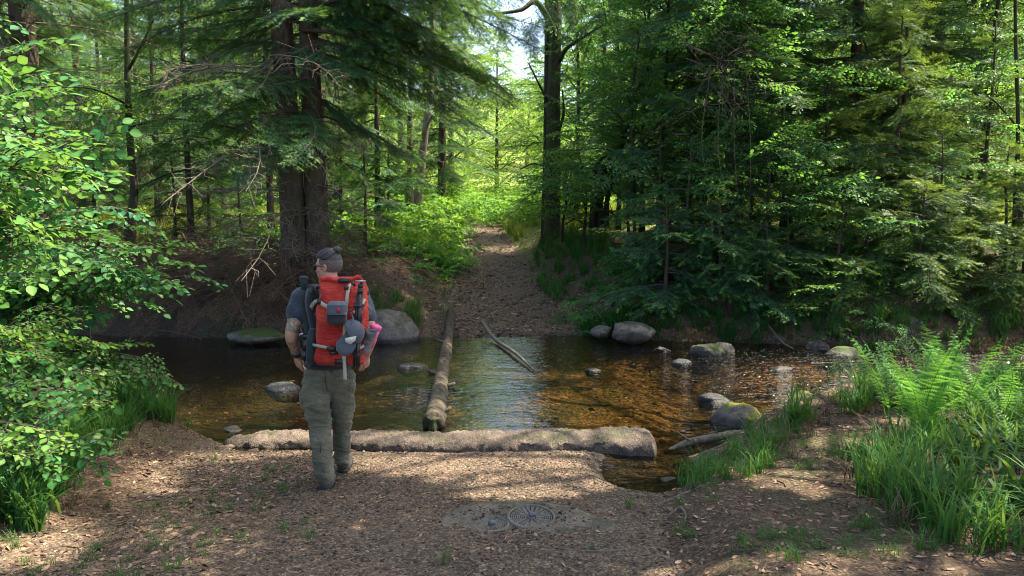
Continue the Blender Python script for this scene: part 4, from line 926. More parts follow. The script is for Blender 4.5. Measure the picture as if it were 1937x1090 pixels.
broad_tree(1855, 16.5, 8, 2.0, 1.5, .06, 'leafy tree right of the thick old trunk with sunlit top', 145, mat='sunny', nl=18)
broad_tree(1600, 13.1, 1.9, .8, .4, .02, 'knee high beech sapling at the far bank between young spruces', 149, nl=7, sub=2, name='beech_sapling', step=.25)
broad_tree(1200, 14.9, 4.6, 1.3, .8, .03, 'loose beech sapling before the leaning dark stems', 155, nl=13, name='beech_sapling', step=.26)
broad_tree(1480, 14.3, 4.8, 1.3, 1.2, .03, 'loose beech sapling against the dark spruces right of the bare vines', 156, nl=13, name='beech_sapling', step=.26)
broad_tree(1375, 13.7, 5.5, 1.1, 2.6, .03, 'tall thin beech sapling whose leaves hang before the great dark spruce', 157, nl=12, name='beech_sapling', step=.26)
c = G(1520, 590); c = np.array(c)
leafy_thing('beech_shrub', 'vivid green beech shrub spreading over the far bank', 'shrub', c, [[c, W3(1500 + dx * .4, 560, 12.9), W3(1520 + dx, 560 + dy, 12.6 - .1 * k)] for k, (dx, dy) in enumerate([(-85, -5), (-50, -45), (-10, -60), (40, -45), (80, -15), (55, 10), (0, 25), (-45, 28), (20, -15)])], 'beech', 'beech', 151, .014, .25, .14, .62, .2, da=.12)
# bare twining stems hanging before the great dark spruce
tw = MB(); r = np.random.default_rng(9)
for k in range(40):
    p0 = W3(r.uniform(1290, 1430), r.uniform(40, 200), r.uniform(12.6, 13.2)); pts = [p0]
    for j in range(4): pts.append(pts[-1] + np.array([r.normal(.05, .22), r.normal(0, .1), r.normal(-.12, .2)]))
    tube(tw, curve_pts(pts, 12), np.linspace(.005, .002, 12), 4, cap=False)
for k in range(4): tube(tw, curve_pts([W3(1395 + 6 * k, 470, 13.6), W3(1330 + 30 * k, 300, 13.0), W3(1345 + 22 * k, 120, 12.8)], 16), np.linspace(.008, .004, 16), 5, cap=False)
c = W3(1395, 470, 13.6); one_mesh(tw, 'bare_vine', M['deadwood'], 'pale leafless vine stems tangled before the great dark spruce', 'vine', (c[0], c[1], gz(c[0], c[1])))

# ------------------------------------------------------------------ sunlit woodland behind
bgp = [(95, 33, 13, 'leftmost'), (215, 40, 14, ''), (340, 36, 12, ''), (455, 44, 14, ''), (560, 38, 13, ''), (660, 46, 15, ''), (760, 37, 12, ''), (855, 43, 13, ''), (940, 47, 9.5, ''), (1100, 45, 11, ''), (1160, 34, 11, ''), (1250, 38, 15, ''), (1345, 33, 12, ''), (1450, 40, 16, ''), (1560, 35, 12, ''), (1650, 42, 16, ''), (1760, 36, 13, ''), (1850, 31, 12, ''), (1930, 37, 14, '')]
plab = ['beyond the thick bare trunk at upper left', 'behind the slender leafy tree at left', 'over the left meadow, far left of the twin trunks', 'over the left meadow close left of the twin trunks', 'hidden behind the twin trunks', 'glimpsed right of the twin trunks', 'above the slim straight trunk', 'behind the drooping spruce boughs left of the path', 'low at the end of the path', 'right of the path end beyond the double trunk', 'behind the leaning dark stems', 'above the beech sapling right of the path', 'left of the great dark spruce', 'behind the great dark spruce', 'left of the slim spruce trunk at right', 'between the slim spruce and the thick old trunk', 'behind the thick old trunk', 'right of the thick old trunk, nearest of the sunlit ones', 'at the far right edge']
PROT = [None, None, None]
for i, ((px, Y, H, _), lab) in enumerate(zip(bgp, plab)):
    j = i % 3
    if PROT[j] is None:
        PROT[j] = broad_tree(px, Y, 12, 4.0, .5, .16, 'sunlit yellow green tree ' + lab, 160 + i, mat='sunny', lib='far', nl=30, step=.6, sub=3, bark='bark_spruce', name='sunlit_tree', group='sunlit trees behind the wood')
        PROT[j].scale = (H / 12,) * 3
    else:
        X = W(px, 400, Y).x; copy_thing(PROT[j], (X, Y, gz(X, Y)), i * 1.7, H / 12, 'sunlit yellow green tree ' + lab)
lb = MB(); n = 3400; Y = rng.uniform(25, 46, n); px = rng.uniform(-120, 2060, n); X = (px - 968.5) / FPX * Y; k = ((np.abs(X - path_c(Y)) > 1.3) | (Y > 29)) & ((px > 560) | (Y > 37)); X, Y = X[k], Y[k]; hh = .3 + 2.6 * vnoise(X * .35, Y * .35, 77) ** 1.5
P = np.stack([X, Y, hgt(X, Y, False) + hh * rng.random(len(X)) ** .6], -1); a = rng.uniform(0, 6.28, len(X)); put_sprays(lb, MB(), SP['far'], P, np.stack([np.cos(a), np.sin(a), rng.uniform(-.3, .5, len(X))], -1), rng.uniform(.6, 1.1, len(X)), 78, .5)
tag(lb.obj('thicket', M['sunny']), 'bright green thicket under the sunlit trees', 'thicket', kind='stuff')
# ------------------------------------------------------------------ far wood that reads as one mass
lb = MB(); wb = MB(); r = np.random.default_rng(31)
for k in range(90):
    Y = r.uniform(56, 95); px = r.uniform(-250, 2190); X = W(px, 400, Y).x; z0 = gz(X, Y); H = r.uniform(10, 17)
    if 940 < px < 1040: H *= .55
    n = 70; f = r.random(n); a = r.uniform(0, 6.28, n); rad = H * .26 * np.sin(np.clip(f * .85 + .15, 0, 1) * np.pi) ** .6 * np.sqrt(r.random(n))
    P = np.stack([X + rad * np.cos(a), Y + rad * np.sin(a), z0 + H * (.02 + .98 * f)], -1)
    put_sprays(lb, wb, SP['vfar'], P, np.stack([np.cos(a), np.sin(a), r.uniform(-.3, .5, n)], -1), r.uniform(.8, 1.3, n), 900 + k, .5)
    tube(wb, [[X, Y, z0 - .3], [X + r.normal(0, .3), Y, z0 + H * .9]], [.22, .05], 6)
v, t, q, a = wb.arr(); lb.add(v, t, q, a, 1)
tag(lb.obj('far_woods', [M['sunny'], M['bark_grey']]), 'pale sunlit wood closing the view behind the trees', 'woods', kind='stuff')
# ------------------------------------------------------------------ undergrowth, grasses
def blade(n=5, w=.5):
    f = np.linspace(0, 1, n); V = []
    for i, t in enumerate(f):
        ww = (1 - t) ** .6 * (0.55 + .45 * min(1, t * 4)) if t < 1 else 0
        V += [(t * (1 - .0 * t), -ww * .5, 0), (t, ww * .5, 0)]
    return f
def grass_tuft(seed, nb, h, w, spread, n=5):
    r = np.random.default_rng(seed); m = MB()
    for _ in range(nb):
        a = r.uniform(0, 6.28); hh = h * r.uniform(.5, 1.15); bend = r.uniform(.15, 1.0) * spread; o = np.array([r.normal(0, .03), r.normal(0, .03), 0]) * (1 + h)
        f = np.linspace(0, 1, n); d = np.array([math.cos(a), math.sin(a), 0]); sd2 = np.array([-math.sin(a), math.cos(a), 0])
        c = o + d * (bend * hh * f ** 1.8)[:, None] + np.array([0, 0, 1.]) * (hh * (f - .42 * bend * f ** 2.4))[:, None]
        ww = w * np.minimum(1, .5 + 2.2 * f) * (1 - f ** 2.2) * r.uniform(.7, 1.2)
        v = np.stack([c - sd2 * ww[:, None] / 2, c + sd2 * ww[:, None] / 2], 1).reshape(-1, 3); i = np.arange(n - 1) * 2
        m.add(v, None, np.stack([i, i + 1, i + 3, i + 2], -1), np.repeat(.15 + .55 * f * r.uniform(.5, 1.1) + r.uniform(-.1, .15), 2))
    return m.arr()
GT = [grass_tuft(i, 26, .30, .009, 1.0) for i in range(4)]; GB = [grass_tuft(10 + i, 20, .42, .018, 1.0, 6) for i in range(4)]; GW = [grass_tuft(20 + i, 12, .5, .034, 1.2, 7) for i in range(4)]
GS = [grass_tuft(30 + i, 16, .14, .007, 1.1, 4) for i in range(3)]; GF = [grass_tuft(40 + i, 22, .55, .02, .8, 4) for i in range(3)]
def tufts(mb, lib, x, y, s, seed, da=0):
    r = np.random.default_rng(seed); n = len(x); w = r.integers(0, len(lib), n); P = np.stack([x, y, hgt(x, y) - .005], -1); R = rotz(r.uniform(0, 6.28, n), s * r.uniform(.65, 1.2, n))
    for j, p in enumerate(lib): mb.many(p, R[w == j], P[w == j], r.uniform(-.12, .12, (w == j).sum()) + da)
def inpoly(px, py, poly):
    c = np.zeros(len(px), bool); n = len(poly); j = n - 1
    for i in range(n):
        xi, yi = poly[i]; xj, yj = poly[j]; c ^= ((yi > py) != (yj > py)) & (px < (xj - xi) * (py - yi) / (yj - yi + 1e-9) + xi); j = i
    return c
def area(n, x0, x1, y0, y1, poly=None, keep=None):
    x = rng.uniform(x0, x1, n); y = rng.uniform(y0, y1, n); k = np.ones(n, bool)
    if poly is not None: k &= inpoly(*pix(x, y, hgt(x, y, False)), poly)
    if keep is not None: k &= keep(x, y)
    return x[k], y[k]
def stuff(mb, name, mat, label, cat): return tag(mb.obj(name, M[mat]), label, cat, kind='stuff')
g = MB()          # near grass along both sides
x, y = area(6000, -6, -2, 3.4, 8.5, [(-400, 1010), (40, 1010), (130, 900), (200, 880), (235, 830), (330, 800), (300, 720), (150, 690), (-400, 640)], lambda x, y: yn_(x) - y > .02); tufts(g, GT + GB, x[:650], y[:650], .85, 1)
x, y = area(2500, -5, -2, 3.4, 5.5, [(-150, 1015), (105, 1005), (125, 890), (0, 850), (-150, 850)]); tufts(g, GB, x[:70], y[:70], 1.15, 14, -.05)
x, y = area(6000, .8, 7, 3.4, 9.5, [(1430, 800), (1650, 740), (2300, 720), (2300, 1060), (1800, 1040), (1640, 960), (1600, 880), (1480, 870)], lambda x, y: (yn_(x) - y > .02)); k = fbm(x * 1.7, y * 1.7, 93) > -.02; x, y = x[k], y[k]; tufts(g, GT + GB, x[:190], y[:190], .72, 2); tufts(g, GB + GT[:2], x[190:330], y[190:330], 1.0, 22, .08); tufts(g, GW, x[330:352], y[330:352], .6, 23)
x, y = area(3000, .8, 3, 5, 8, [(1290, 930), (1300, 875), (1400, 850), (1440, 800), (1520, 800), (1480, 870), (1390, 930)], lambda x, y: yn_(x) - y > .0); tufts(g, GT + GB, x[:34], y[:34], .62, 3); tufts(g, GT + GS, x[34:70], y[34:70], .8, 24, .1)
x, y = area(4000, .5, 4, 3.4, 7, None, lambda x, y: (x > mound_x(y) + .1) & (yn_(x) - y > .1) & (fbm(x * 1.4, y * 1.4, 91) > .05)); tufts(g, GS, x[:260], y[:260], .6, 4)
x, y = area(3000, -3.5, -1.2, 3.4, 6.6, None, lambda x, y: fbm(x * 1.6, y * 1.6, 92) > .12); tufts(g, GS, x[:90], y[:90], .6, 5)
stuff(g, 'grass', 'grass', 'green grass tufts growing thickly along both near banks', 'grass')
g = MB(); x, y = area(6000, .8, 7, 3.4, 9.5, [(1430, 800), (1650, 740), (2300, 720), (2300, 1090), (1800, 1070), (1600, 980), (1580, 880), (1480, 870)], lambda x, y: (yn_(x) - y > .02)); tufts(g, GS + GT[:1], x[:150], y[:150], .75, 12, .1)
x, y = area(3000, -6, -2, 3.4, 8.5, [(-400, 1040), (100, 1010), (200, 900), (330, 810), (150, 700), (-400, 640)], lambda x, y: yn_(x) - y > .02); tufts(g, GS, x[:90], y[:90], .8, 13, .1)
stuff(g, 'dead_grass', 'litter', 'withered straw coloured blades among the bank grass', 'dead grass')
g = MB()          # wide-bladed plants at lower right
x, y = area(3000, 1.8, 6, 3.4, 8.5, [(1770, 1000), (1800, 900), (1860, 790), (2300, 740), (2300, 1050), (1850, 1050)], lambda x, y: yn_(x) - y > .05); tufts(g, GW, x[:120], y[:120], .95, 6)
stuff(g, 'reeds', 'grass', 'lush wide bladed plants massed in the lower right corner', 'grass')
g = MB()          # hanging fringe of the far bank
def fringe(px0, px1, n, Ya, Yb):
    px = rng.uniform(px0, px1, n); X = (px - 968.5) / FPX * 12.6; return X, yf_(X) + rng.uniform(Ya, Yb, n)
for a_, b_, n in ((1110, 1260, 90), (1230, 1500, 90), (1490, 1980, 130)): x, y = fringe(a_, b_, n, .02, .45); tufts(g, GF, x, y, .6, 7 + n, -.12)
x, y = area(2500, .6, 3.5, 13.2, 20, [(960, 470), (1010, 425), (1120, 440), (1220, 520), (1240, 600), (1130, 590), (1020, 560)]); tufts(g, GF, x[:240], y[:240], .6, 8)
x, y = area(1500, -3, -.8, 12.8, 18, [(690, 600), (720, 540), (800, 590), (790, 620)]); tufts(g, GF, x[:40], y[:40], .55, 9)
x, y = area(400, -1.6, 1.2, 13.5, 19, None, lambda x, y: np.abs(x - path_c(y)) > .55); tufts(g, GS, x[:40], y[:40], 1.6, 10)
stuff(g, 'bank_grass', 'grass', 'long grass fringing the far bank and the sides of the path', 'grass')
g = MB()          # sunlit meadow behind
x, y = area(9000, -22, 18, 17, 44, None, lambda x, y: (np.abs(x - path_c(y)) > path_w(y) + .1) & ((x < 0) | (y > 21))); tufts(g, GF, x, y, 1.05, 11, .25)
M['meadow'] = leaf_mat('meadow_grass', (.05, .12, .02), (.13, .23, .03), (.28, .34, .06), .45, .6, .2)
stuff(g, 'meadow_grass', 'meadow', 'sunlit meadow grass behind the dark trunks', 'grass')
lb = MB(); wb = MB(); n = 14000; x, y = area(n, -9, 5, 15.8, 30, None, lambda x, y: (np.abs(x - path_c(y)) > path_w(y) - .15 + .5 * fbm(x, y, 66) - 2.0 * (y > 24.5)) & (((x < path_c(y)) & (x > -5.5 + 2 * fbm(x * .5, y * .5, 67))) | ((x > 0) & (x < 2.2) & (y > 22)) | ((y > 24.5) & (x < 2))))
x, y = x[:2200], y[:2200]; P = np.stack([x, y, hgt(x, y) + rng.uniform(.1, .8, len(x))], -1); a = rng.uniform(0, 6.28, len(x)); put_sprays(lb, wb, SP['herb'], P, np.stack([np.cos(a), np.sin(a), rng.uniform(-.1, .3, len(x))], -1), rng.uniform(.6, 1.15, len(x)), 68, .4)
stuff(lb, 'undergrowth', 'sunny', 'bright leafy undergrowth crowding both sides of the upper path', 'undergrowth')
lb = MB(); wb = MB()   # ground herbs along the shaded slope at the left of the path and under the right spruces
x, y = area(1800, -3.2, -.7, 14, 19, [(770, 480), (860, 400), (880, 520), (800, 560)]); x2, y2 = area(1600, 1.2, 9, 12.9, 16, None, lambda x, y: fbm(x * .9, y * .9, 69) > .02); x3, y3 = area(900, -8.5, -2.6, 12.9, 16.5, None, lambda x, y: (y > yf_(x) + .1) & (fbm(x * .9, y * .9, 71) > .0)); x = np.concatenate([x[:150], x2[:260], x3[:120]]); y = np.concatenate([y[:150], y2[:260], y3[:120]])
P = np.stack([x, y, hgt(x, y) + rng.uniform(.03, .3, len(x))], -1); a = rng.uniform(0, 6.28, len(x)); put_sprays(lb, wb, SP['beech'], P, np.stack([np.cos(a), np.sin(a), rng.uniform(-.1, .3, len(x))], -1), rng.uniform(.35, .7, len(x)), 70, .4)
stuff(lb, 'herbs', 'beech', 'low green herbs on the shaded slopes beyond the stream', 'herbs')

# dead spruce brushwood over the left bank
bw = MB(); r = np.random.default_rng(17)
for k in range(260):
    X = r.uniform(-9.5, -2.9); Y = yf_(X) + r.uniform(.0, 1.6); o = np.array([X, Y, gz(X, Y) + r.uniform(.1, .7)]); R = yawpitch(np.array([r.uniform(3.2, 6.2)]), np.array([r.uniform(-.45, .1)]), np.array([r.normal(0, .4)]), np.array([r.uniform(.5, 1.0)])); bw.many(DB[k % 3], R, o[None])
for k in range(900):
    X = r.uniform(-9.5, -2.8); Y = yf_(X) + r.uniform(-.1, 1.8); z = gz(X, max(Y, yf_(X) + .4)); a = r.uniform(0, 6.28); l = r.uniform(.3, 1.1); o = np.array([X, Y, z + r.uniform(0, .35)]); e = o + l * np.array([math.cos(a), math.sin(a) * .6 - .3, r.uniform(-.55, .1)])
    tube(bw, curve_pts([o, (o + e) / 2 + [0, 0, r.uniform(0, .15)], e], 6), np.linspace(.006, .0015, 6), 3, cap=False)
for k in range(330):
    X = r.uniform(-8.5, -2.6); Y = yf_(X) + r.uniform(.1, 1.3); z = gz(X, max(Y, yf_(X) + .5)) + r.uniform(.1, .9); l = r.uniform(.7, 1.7); a = r.uniform(3.4, 6.0) if r.random() < .8 else r.uniform(0, 6.28); o = np.array([X, Y, z]); e = o + l * np.array([math.cos(a), math.sin(a) * .5, r.uniform(-.75, -.1)]); e[2] = max(e[2], .03)
    p = curve_pts([o, o * .55 + e * .45 + [0, 0, r.uniform(.05, .3)], e], 9); tube(bw, p, np.linspace(.008, .002, 9), 4, cap=False)
    for j in range(4): q = p[r.integers(3, 8)]; tube(bw, [q, q + r.normal(0, .11, 3) + [0, -.04, -.07]], [.0035, .0015], 3, cap=False)
stuff(bw, 'brushwood', 'brush', 'tangle of dead spruce twigs hanging over the dark left bank', 'brushwood')

# ------------------------------------------------------------------ hazel and brambles at the near left
c = np.array([-4.6, 5.2, gz(-4.6, 5.2)])
tg_ = [(-20, 112, 4.6), (40, 150, 4.9), (70, 215, 5.0), (125, 310, 5.1), (100, 345, 4.8), (50, 260, 4.4), (-20, 200, 4.2), (-60, 260, 4.0), (10, 330, 4.3), (65, 430, 4.6), (20, 470, 4.4), (-40, 400, 4.1), (-70, 130, 4.4), (0, 300, 5.6), (-50, 520, 4.4), (-110, 330, 4.2), (-30, 470, 5.4), (70, 330, 6.0), (0, 420, 6.2), (-60, 30, 5.2)]
leafy_thing('hazel_bush', 'tall hazel bush with big bright leaves filling the upper left edge', 'bush', c, [[c + [.1 * math.sin(i), .1 * math.cos(i), 0], c * .55 + W3(*t) * .45 + [-.5, 0, .35], W3(*t)] for i, t in enumerate(tg_)], 'hazel', 'hazel', 171, .018, .35, .16, 1.0, .5, side=2, da=.0)
c = np.array([-6.2, 7.4, gz(-6.2, 7.4)])
tg_ = [(300, 465, 7.0), (345, 522, 7.2), (280, 500, 6.8), (230, 430, 7.0), (210, 480, 6.6), (170, 520, 6.8), (250, 540, 7.2), (140, 440, 7.3), (90, 500, 7), (190, 390, 7.5), (60, 560, 7.3), (215, 560, 7.4)]
leafy_thing('hazel_bush', 'darker hazel boughs reaching right over the brushwood and black water', 'bush', c, [[c, c * .5 + W3(*t) * .5 + [-.3, 0, .3], W3(*t)] for t in tg_], 'hazel', 'hazel', 172, .016, .4, .16, .95, .25, side=2, da=-.12)
c = np.array([-4.3, 6.3, gz(-4.3, 6.3)])
tg_ = [(275, 705, 7.0), (245, 680, 6.8), (205, 660, 6.9), (150, 650, 6.4), (80, 620, 6.0), (30, 605, 5.6), (-10, 620, 5.2), (215, 712, 6.6), (150, 700, 6.2), (90, 690, 5.8), (40, 660, 5.4), (-10, 680, 5.0), (120, 740, 5.9), (60, 760, 5.4), (0, 760, 5.0)]
leafy_thing('bramble_bush', 'dark green bramble bush hanging over the near left shore', 'bush', c, [[c + [-.3, 0, 0], c * .5 + W3(*t) * .5 + [-.2, 0, .25], W3(*t)] for t in tg_], 'hazel', 'bramble', 173, .009, .25, .12, 1.0, .4, side=2, da=-.05)
c = np.array([-3.6, 4.7, gz(-3.6, 4.7)])
tg_ = [(120, 830, 4.8), (90, 790, 4.9), (40, 820, 4.5), (0, 800, 4.4), (110, 775, 5.1), (50, 860, 4.6), (-20, 850, 4.3), (70, 740, 5.0), (0, 740, 4.7)]
leafy_thing('bramble_bush', 'low lobed leaf bramble at lower left above the long grass', 'bush', c, [[c + [-.2, 0, 0], c * .5 + W3(*t) * .5 + [-.1, 0, .12], W3(*t)] for t in tg_], 'hazel', 'bramble', 174, .006, .25, .11, 1.05, .4, side=1, da=-.02)

# ------------------------------------------------------------------ ferns and sapling at the near right
def frond(seed, L):
    r = np.random.default_rng(seed); m = MB(); n = 30; f = np.linspace(0, 1, n); bend = r.uniform(.12, .5)
    ax = np.stack([L * bend * f ** 1.9, .05 * L * np.sin(f * 3 + seed), L * (f - .30 * bend * f ** 2.6)], -1); tube(m, ax, np.linspace(.006, .0015, n), 4, .3, cap=False)
    tg = np.gradient(ax, axis=0); tg /= np.linalg.norm(tg, axis=1, keepdims=True)
    for i in range(6, n - 1):
        w = .115 * L * r.uniform(.75, 1.2) * math.sin(min(1, (f[i] - .16) / .84 * .92 + .10) * math.pi) ** .6
        if f[i] > .93: w *= .6
        for sd2 in (-1, 1):
            d = np.array([0, sd2, 0]) * .93 + tg[i] * .38 + np.array([0, 0, r.uniform(-.6, .05)]); d /= np.linalg.norm(d); nrm = np.cross(d, tg[i]); k = 9; V = []; T = []
            for j in range(k):
                g0 = j / k; g1 = (j + .95) / k; lw = .015 * L * (1 - g0 * .8) + .002
                for s2 in (-1, 1):
                    b = len(V); V += [ax[i] + d * w * g0, ax[i] + d * w * g1, ax[i] + d * w * (g0 + .95 / k) + tg[i] * s2 * lw + nrm * sd2 * .004 - np.array([0, 0, .06 * w * g0])]; T.append((b, b + 1, b + 2))
            m.add(V, T, None, .35 + .25 * r.random() + .3 * f[i])
    return m.arr()
FR = [frond(i, 1.0) for i in range(8)]
def fern(px, py, Y, nf, L, label, seed, yaw0=None):
    r = np.random.default_rng(seed); b = W3(px, py, Y); b[2] = gz(b[0], b[1]); m = MB()
    yaw = np.arange(nf) * 2 * np.pi / nf + r.uniform(-.4, .4, nf); w = r.integers(0, 8, nf); s = L * r.uniform(.55, 1.12, nf)
    R = rotz(yaw, s, None) @ np.array([np.array(Matrix.Rotation(a_, 3, 'Y') @ Matrix.Rotation(c_, 3, 'Z')) for a_, c_ in zip(r.uniform(-.08, .22, nf), r.normal(0, .5, nf))]); P = b + np.stack([.05 * np.cos(yaw), .05 * np.sin(yaw), 0 * yaw], -1)
    for j in range(8): m.many(FR[j], R[w == j], P[w == j], r.uniform(-.12, .12, (w == j).sum()))
    return one_mesh(m, 'fern', M['fern'], label, 'fern', b, 'ferns on the near right bank')
fern(1745, 885, 5.7, 17, 1.02, 'tallest fern clump of the near right bank with upright stems', 181)
fern(1690, 850, 6.4, 9, .9, 'fern clump left behind the tallest one, arching over the water', 182)
fern(1815, 860, 6.2, 10, .95, 'fern clump right behind the tallest one', 183)
fern(1770, 800, 7.1, 8, .98, 'fern clump at the water edge behind the tallest ferns', 184)
fern(1905, 850, 6.0, 9, .75, 'fern with curled fronds leaning at the right edge', 185)
fern(1940, 930, 5.1, 6, .55, 'lower fern cut by the right edge among wide blades', 186)
fern(1335, 905, 5.9, 8, .26, 'tiny fern at the bank edge beside the tan stone', 187)
c = W3(1730, 800, 7.2); c[2] = gz(c[0], c[1])
leafy_thing('alder_sapling', 'arching leafy sapling twig rising above the ferns on the left', 'sapling', c, [[c, W3(1715, 700, 7.2), W3(1690, 630, 7.1), W3(1640, 592, 7.0)], [c, W3(1745, 690, 7.3), W3(1722, 622, 7.2)], [c, W3(1700, 720, 7.1), W3(1640, 690, 7.0), W3(1600, 695, 6.9)]], 'beech', 'beech', 191, .009, .5, .10, .42, .4, da=.2)
for (px, py, Yd, s, lab, sd2) in [(355, 812, 0, .55, 'lone grass tuft on bare ground left of the sill at the water edge', 1), (300, 790, 0, .8, 'grass tuft with long arching blades above the left shore', 2), (840, 1068, 0, .42, 'small leafy grass tuft below the front of the mossy slab', 3), (1190, 962, 0, .42, 'grass tuft on the eroded bank edge right of the round covers', 4), (1120, 1040, 0, .28, 'small tuft right of the slab corner near the bottom', 5), (1385, 1048, 0, .22, 'tiny yellowish tuft on sunlit ground near the bottom', 6), (205, 962, 0, .3, 'short grass tuft among dead leaves at lower left', 7), (1740, 1040, 0, .5, 'grass tuft at the lower right edge of the bare ground', 8), (1640, 1000, 0, .55, 'upright grass tuft left of the wide bladed plants', 9), (915, 545, 0, .6, 'small green tuft in the middle of the far path', 10)]:
    p = G(px, py); m = MB(); v, t, q, a = GT[sd2 % 4]; m.add(v * s * (1.0 if p.y < 9 else 1.3), t, q, a + .12); m2 = MB(); v, t, q, a = m.arr(); m2.add(v + np.array(p), t, q, a)
    one_mesh(m2, 'grass_tuft', M['grass'], lab, 'grass tuft', p, 'single grass tufts')

# ------------------------------------------------------------------ unseen trees added to shade bank and stream, leaves culled over the sun patches
LIT = [(860, 855, 230, 46), (1080, 890, 185, 60), (760, 880, 110, 26), (980, 925, 160, 30), (1640, 880, 170, 85), (1760, 810, 220, 90), (1850, 960, 120, 70), (540, 838, 120, 24), (480, 862, 140, 14), (320, 882, 75, 15), (275, 910, 65, 22), (350, 936, 70, 9), (470, 940, 45, 7), (40, 1045, 110, 45), (1500, 1078, 380, 32), (1750, 1052, 220, 28), (1420, 888, 95, 22), (1200, 858, 110, 34), (800, 822, 430, 14), (1180, 758, 210, 62), (950, 796, 330, 30), (1500, 740, 170, 42), (1720, 870, 190, 90), (1880, 900, 120, 110), (60, 1000, 120, 40), (1500, 920, 120, 12), (600, 790, 120, 12), (700, 1000, 30, 8), (1400, 775, 60, 34), (1195, 640, 70, 30), (835, 560, 60, 10), (735, 610, 60, 34), (870, 735, 40, 20), (650, 560, 60, 40)]
def lit(c):
    z0 = np.full(len(c), .12)
    for _ in range(3): k = c[:, 2] - z0; gx_ = c[:, 0] - SUN.x / SUN.z * k; gy_ = c[:, 1] - SUN.y / SUN.z * k; z0 = np.where((gy_ > 1.5) & (gy_ < 14), np.clip(hgt(gx_, gy_, False), 0, .6), .12)
    k = c[:, 2] - z0; gx_ = c[:, 0] - SUN.x / SUN.z * k; gy_ = c[:, 1] - SUN.y / SUN.z * k
    ok = gy_ > 1.5; px, py = pix(gx_, np.maximum(gy_, 1.5), z0); px = px + 110 * fbm(gx_ * 3.2, gy_ * 3.2, 201, 4) + rng.normal(0, 7, len(c)); py = py + 46 * fbm(gx_ * 3.4, gy_ * 3.4, 202, 4) + rng.normal(0, 2.5, len(c)); l = np.zeros(len(c), bool)
    for cx, cy_, rx, ry in LIT: l |= ((px - cx) / rx) ** 2 + ((py - cy_) / ry) ** 2 < 1
    l |= (py < 610) | (px < -100) | (px > 2050)
    return ok & l
SP['shade'] = [spray(95 + i, .9, .13, 'low', 6, 1.0) for i in range(3)]
lab = ['unseen beech added beyond the right edge to shade the near path', 'unseen beech added behind the viewer at right to shade the near bank', 'unseen beech added beyond the right edge to shade the mossy slab', 'tall unseen beech added beyond the right edge to shade the right of the stream', 'tallest unseen beech added far outside the right edge to shade midstream', 'unseen beech added behind the ferns, its high crown placed to shade the left of the stream']
for i, (X, Y, H, spd) in enumerate([(6.6, 5.6, 11, 4.4), (4.6, 3.2, 11, 4.4), (9.5, 4.4, 13, 4.6), (8.4, 8.6, 16, 4.8), (11.5, 8.0, 17, 4.8), (9.0, 10.4, 19, 5.4)]):
    broad_tree(0, Y, H, spd, (4.8, 4.8, 4.8, 6.5, 6.5, 8.5)[i], .2, lab[i], 210 + i, lib='shade', nl=34 if i < 3 else 26, X=X, step=.34, sub=4 if i < 3 else 3, s=1.0, lean=(-1.2 if i > 4 else 0, 0), keep=lambda c: ~lit(c) & (c[:, 2] > CAM_Z + .36 * c[:, 1] + .6))
broad_tree(0, 8.3, 9, 4.6, 3.3, .14, 'tree outside the right edge whose leafy limbs hang into the top right', 146, nl=16, X=8.4, lean=(-1.5, .5), name='alder_tree', keep=lambda c: ~lit(c))
# ------------------------------------------------------------------ the hiker
def ball(mb, c, r, sub=2, R=None):
    bm = bmesh.new(); bmesh.ops.create_icosphere(bm, subdivisions=sub, radius=1); v = np.array([w.co[:] for w in bm.verts]); t = np.array([[w.index for w in f.verts] for f in bm.faces]); bm.free()
    v = v * np.asarray(r)
    if R is not None: v = v @ np.asarray(R).T
    mb.add(v + np.asarray(c), t)
def limb(mb, pts, rad, n=14, sides=16, flat=None):
    p = curve_pts(pts, n); r = np.interp(np.linspace(0, 1, n), np.linspace(0, 1, len(rad)), rad); tube(mb, p, r, sides)
    for i in (0, -1): ball(mb, p[i], r[i] * .98)
def fuse(mb, vox, smooth=4, fac=.5):
    """weld overlapping pieces into one continuous surface; returns vertices and faces"""
    me = mb.mesh('tmp', []); o = bpy.data.objects.new('tmp', me); COL.objects.link(o)
    a = o.modifiers.new('r', 'REMESH'); a.mode = 'VOXEL'; a.voxel_size = vox
    b = o.modifiers.new('s', 'SMOOTH'); b.iterations = smooth; b.factor = fac
    dg = bpy.context.evaluated_depsgraph_get(); dg.update(); e = bpy.data.meshes.new_from_object(o.evaluated_get(dg))
    v = np.zeros(len(e.vertices) * 3, np.float32); e.vertices.foreach_get('co', v); nn_ = np.zeros(len(e.vertices) * 3, np.float32); e.vertices.foreach_get('normal', nn_)
    q = [list(p.vertices) for p in e.polygons]; bpy.data.objects.remove(o)
    return v.reshape(-1, 3).astype(float), nn_.reshape(-1, 3).astype(float), np.array([f for f in q if len(f) == 4])
def fused(mb, vox, name, mat, parent, smooth=4, disp=None, tint=None):
    v, n, q = fuse(mb, vox, smooth)
    if disp is not None: v = v + n * disp(v)[:, None]
    m = MB(); m.add(v, None, q, 0.0 if tint is None else tint(v)); return m.obj(name, mat, parent, True)
def cloth(name, c, c2, sc=7, b=.6, rough=.85, sheen=.15):
    k = N(name); n1 = k.noise(k.co((sc, sc, sc * 2.2)), 1.6, 4, .6, 1.2); n2 = k.noise(k.co(), 260, 2); n3 = k.noise(k.co(), 5, 4)
    return k.done(k.pbr(k.mix(k.ramp(n3, [(.35, 0.), (.7, 1.)]), c, c2), rough, .2, k.bump(k.math('ADD', n1, k.math('MULTIPLY', n2, .12)), b, .025), 0, sheen))
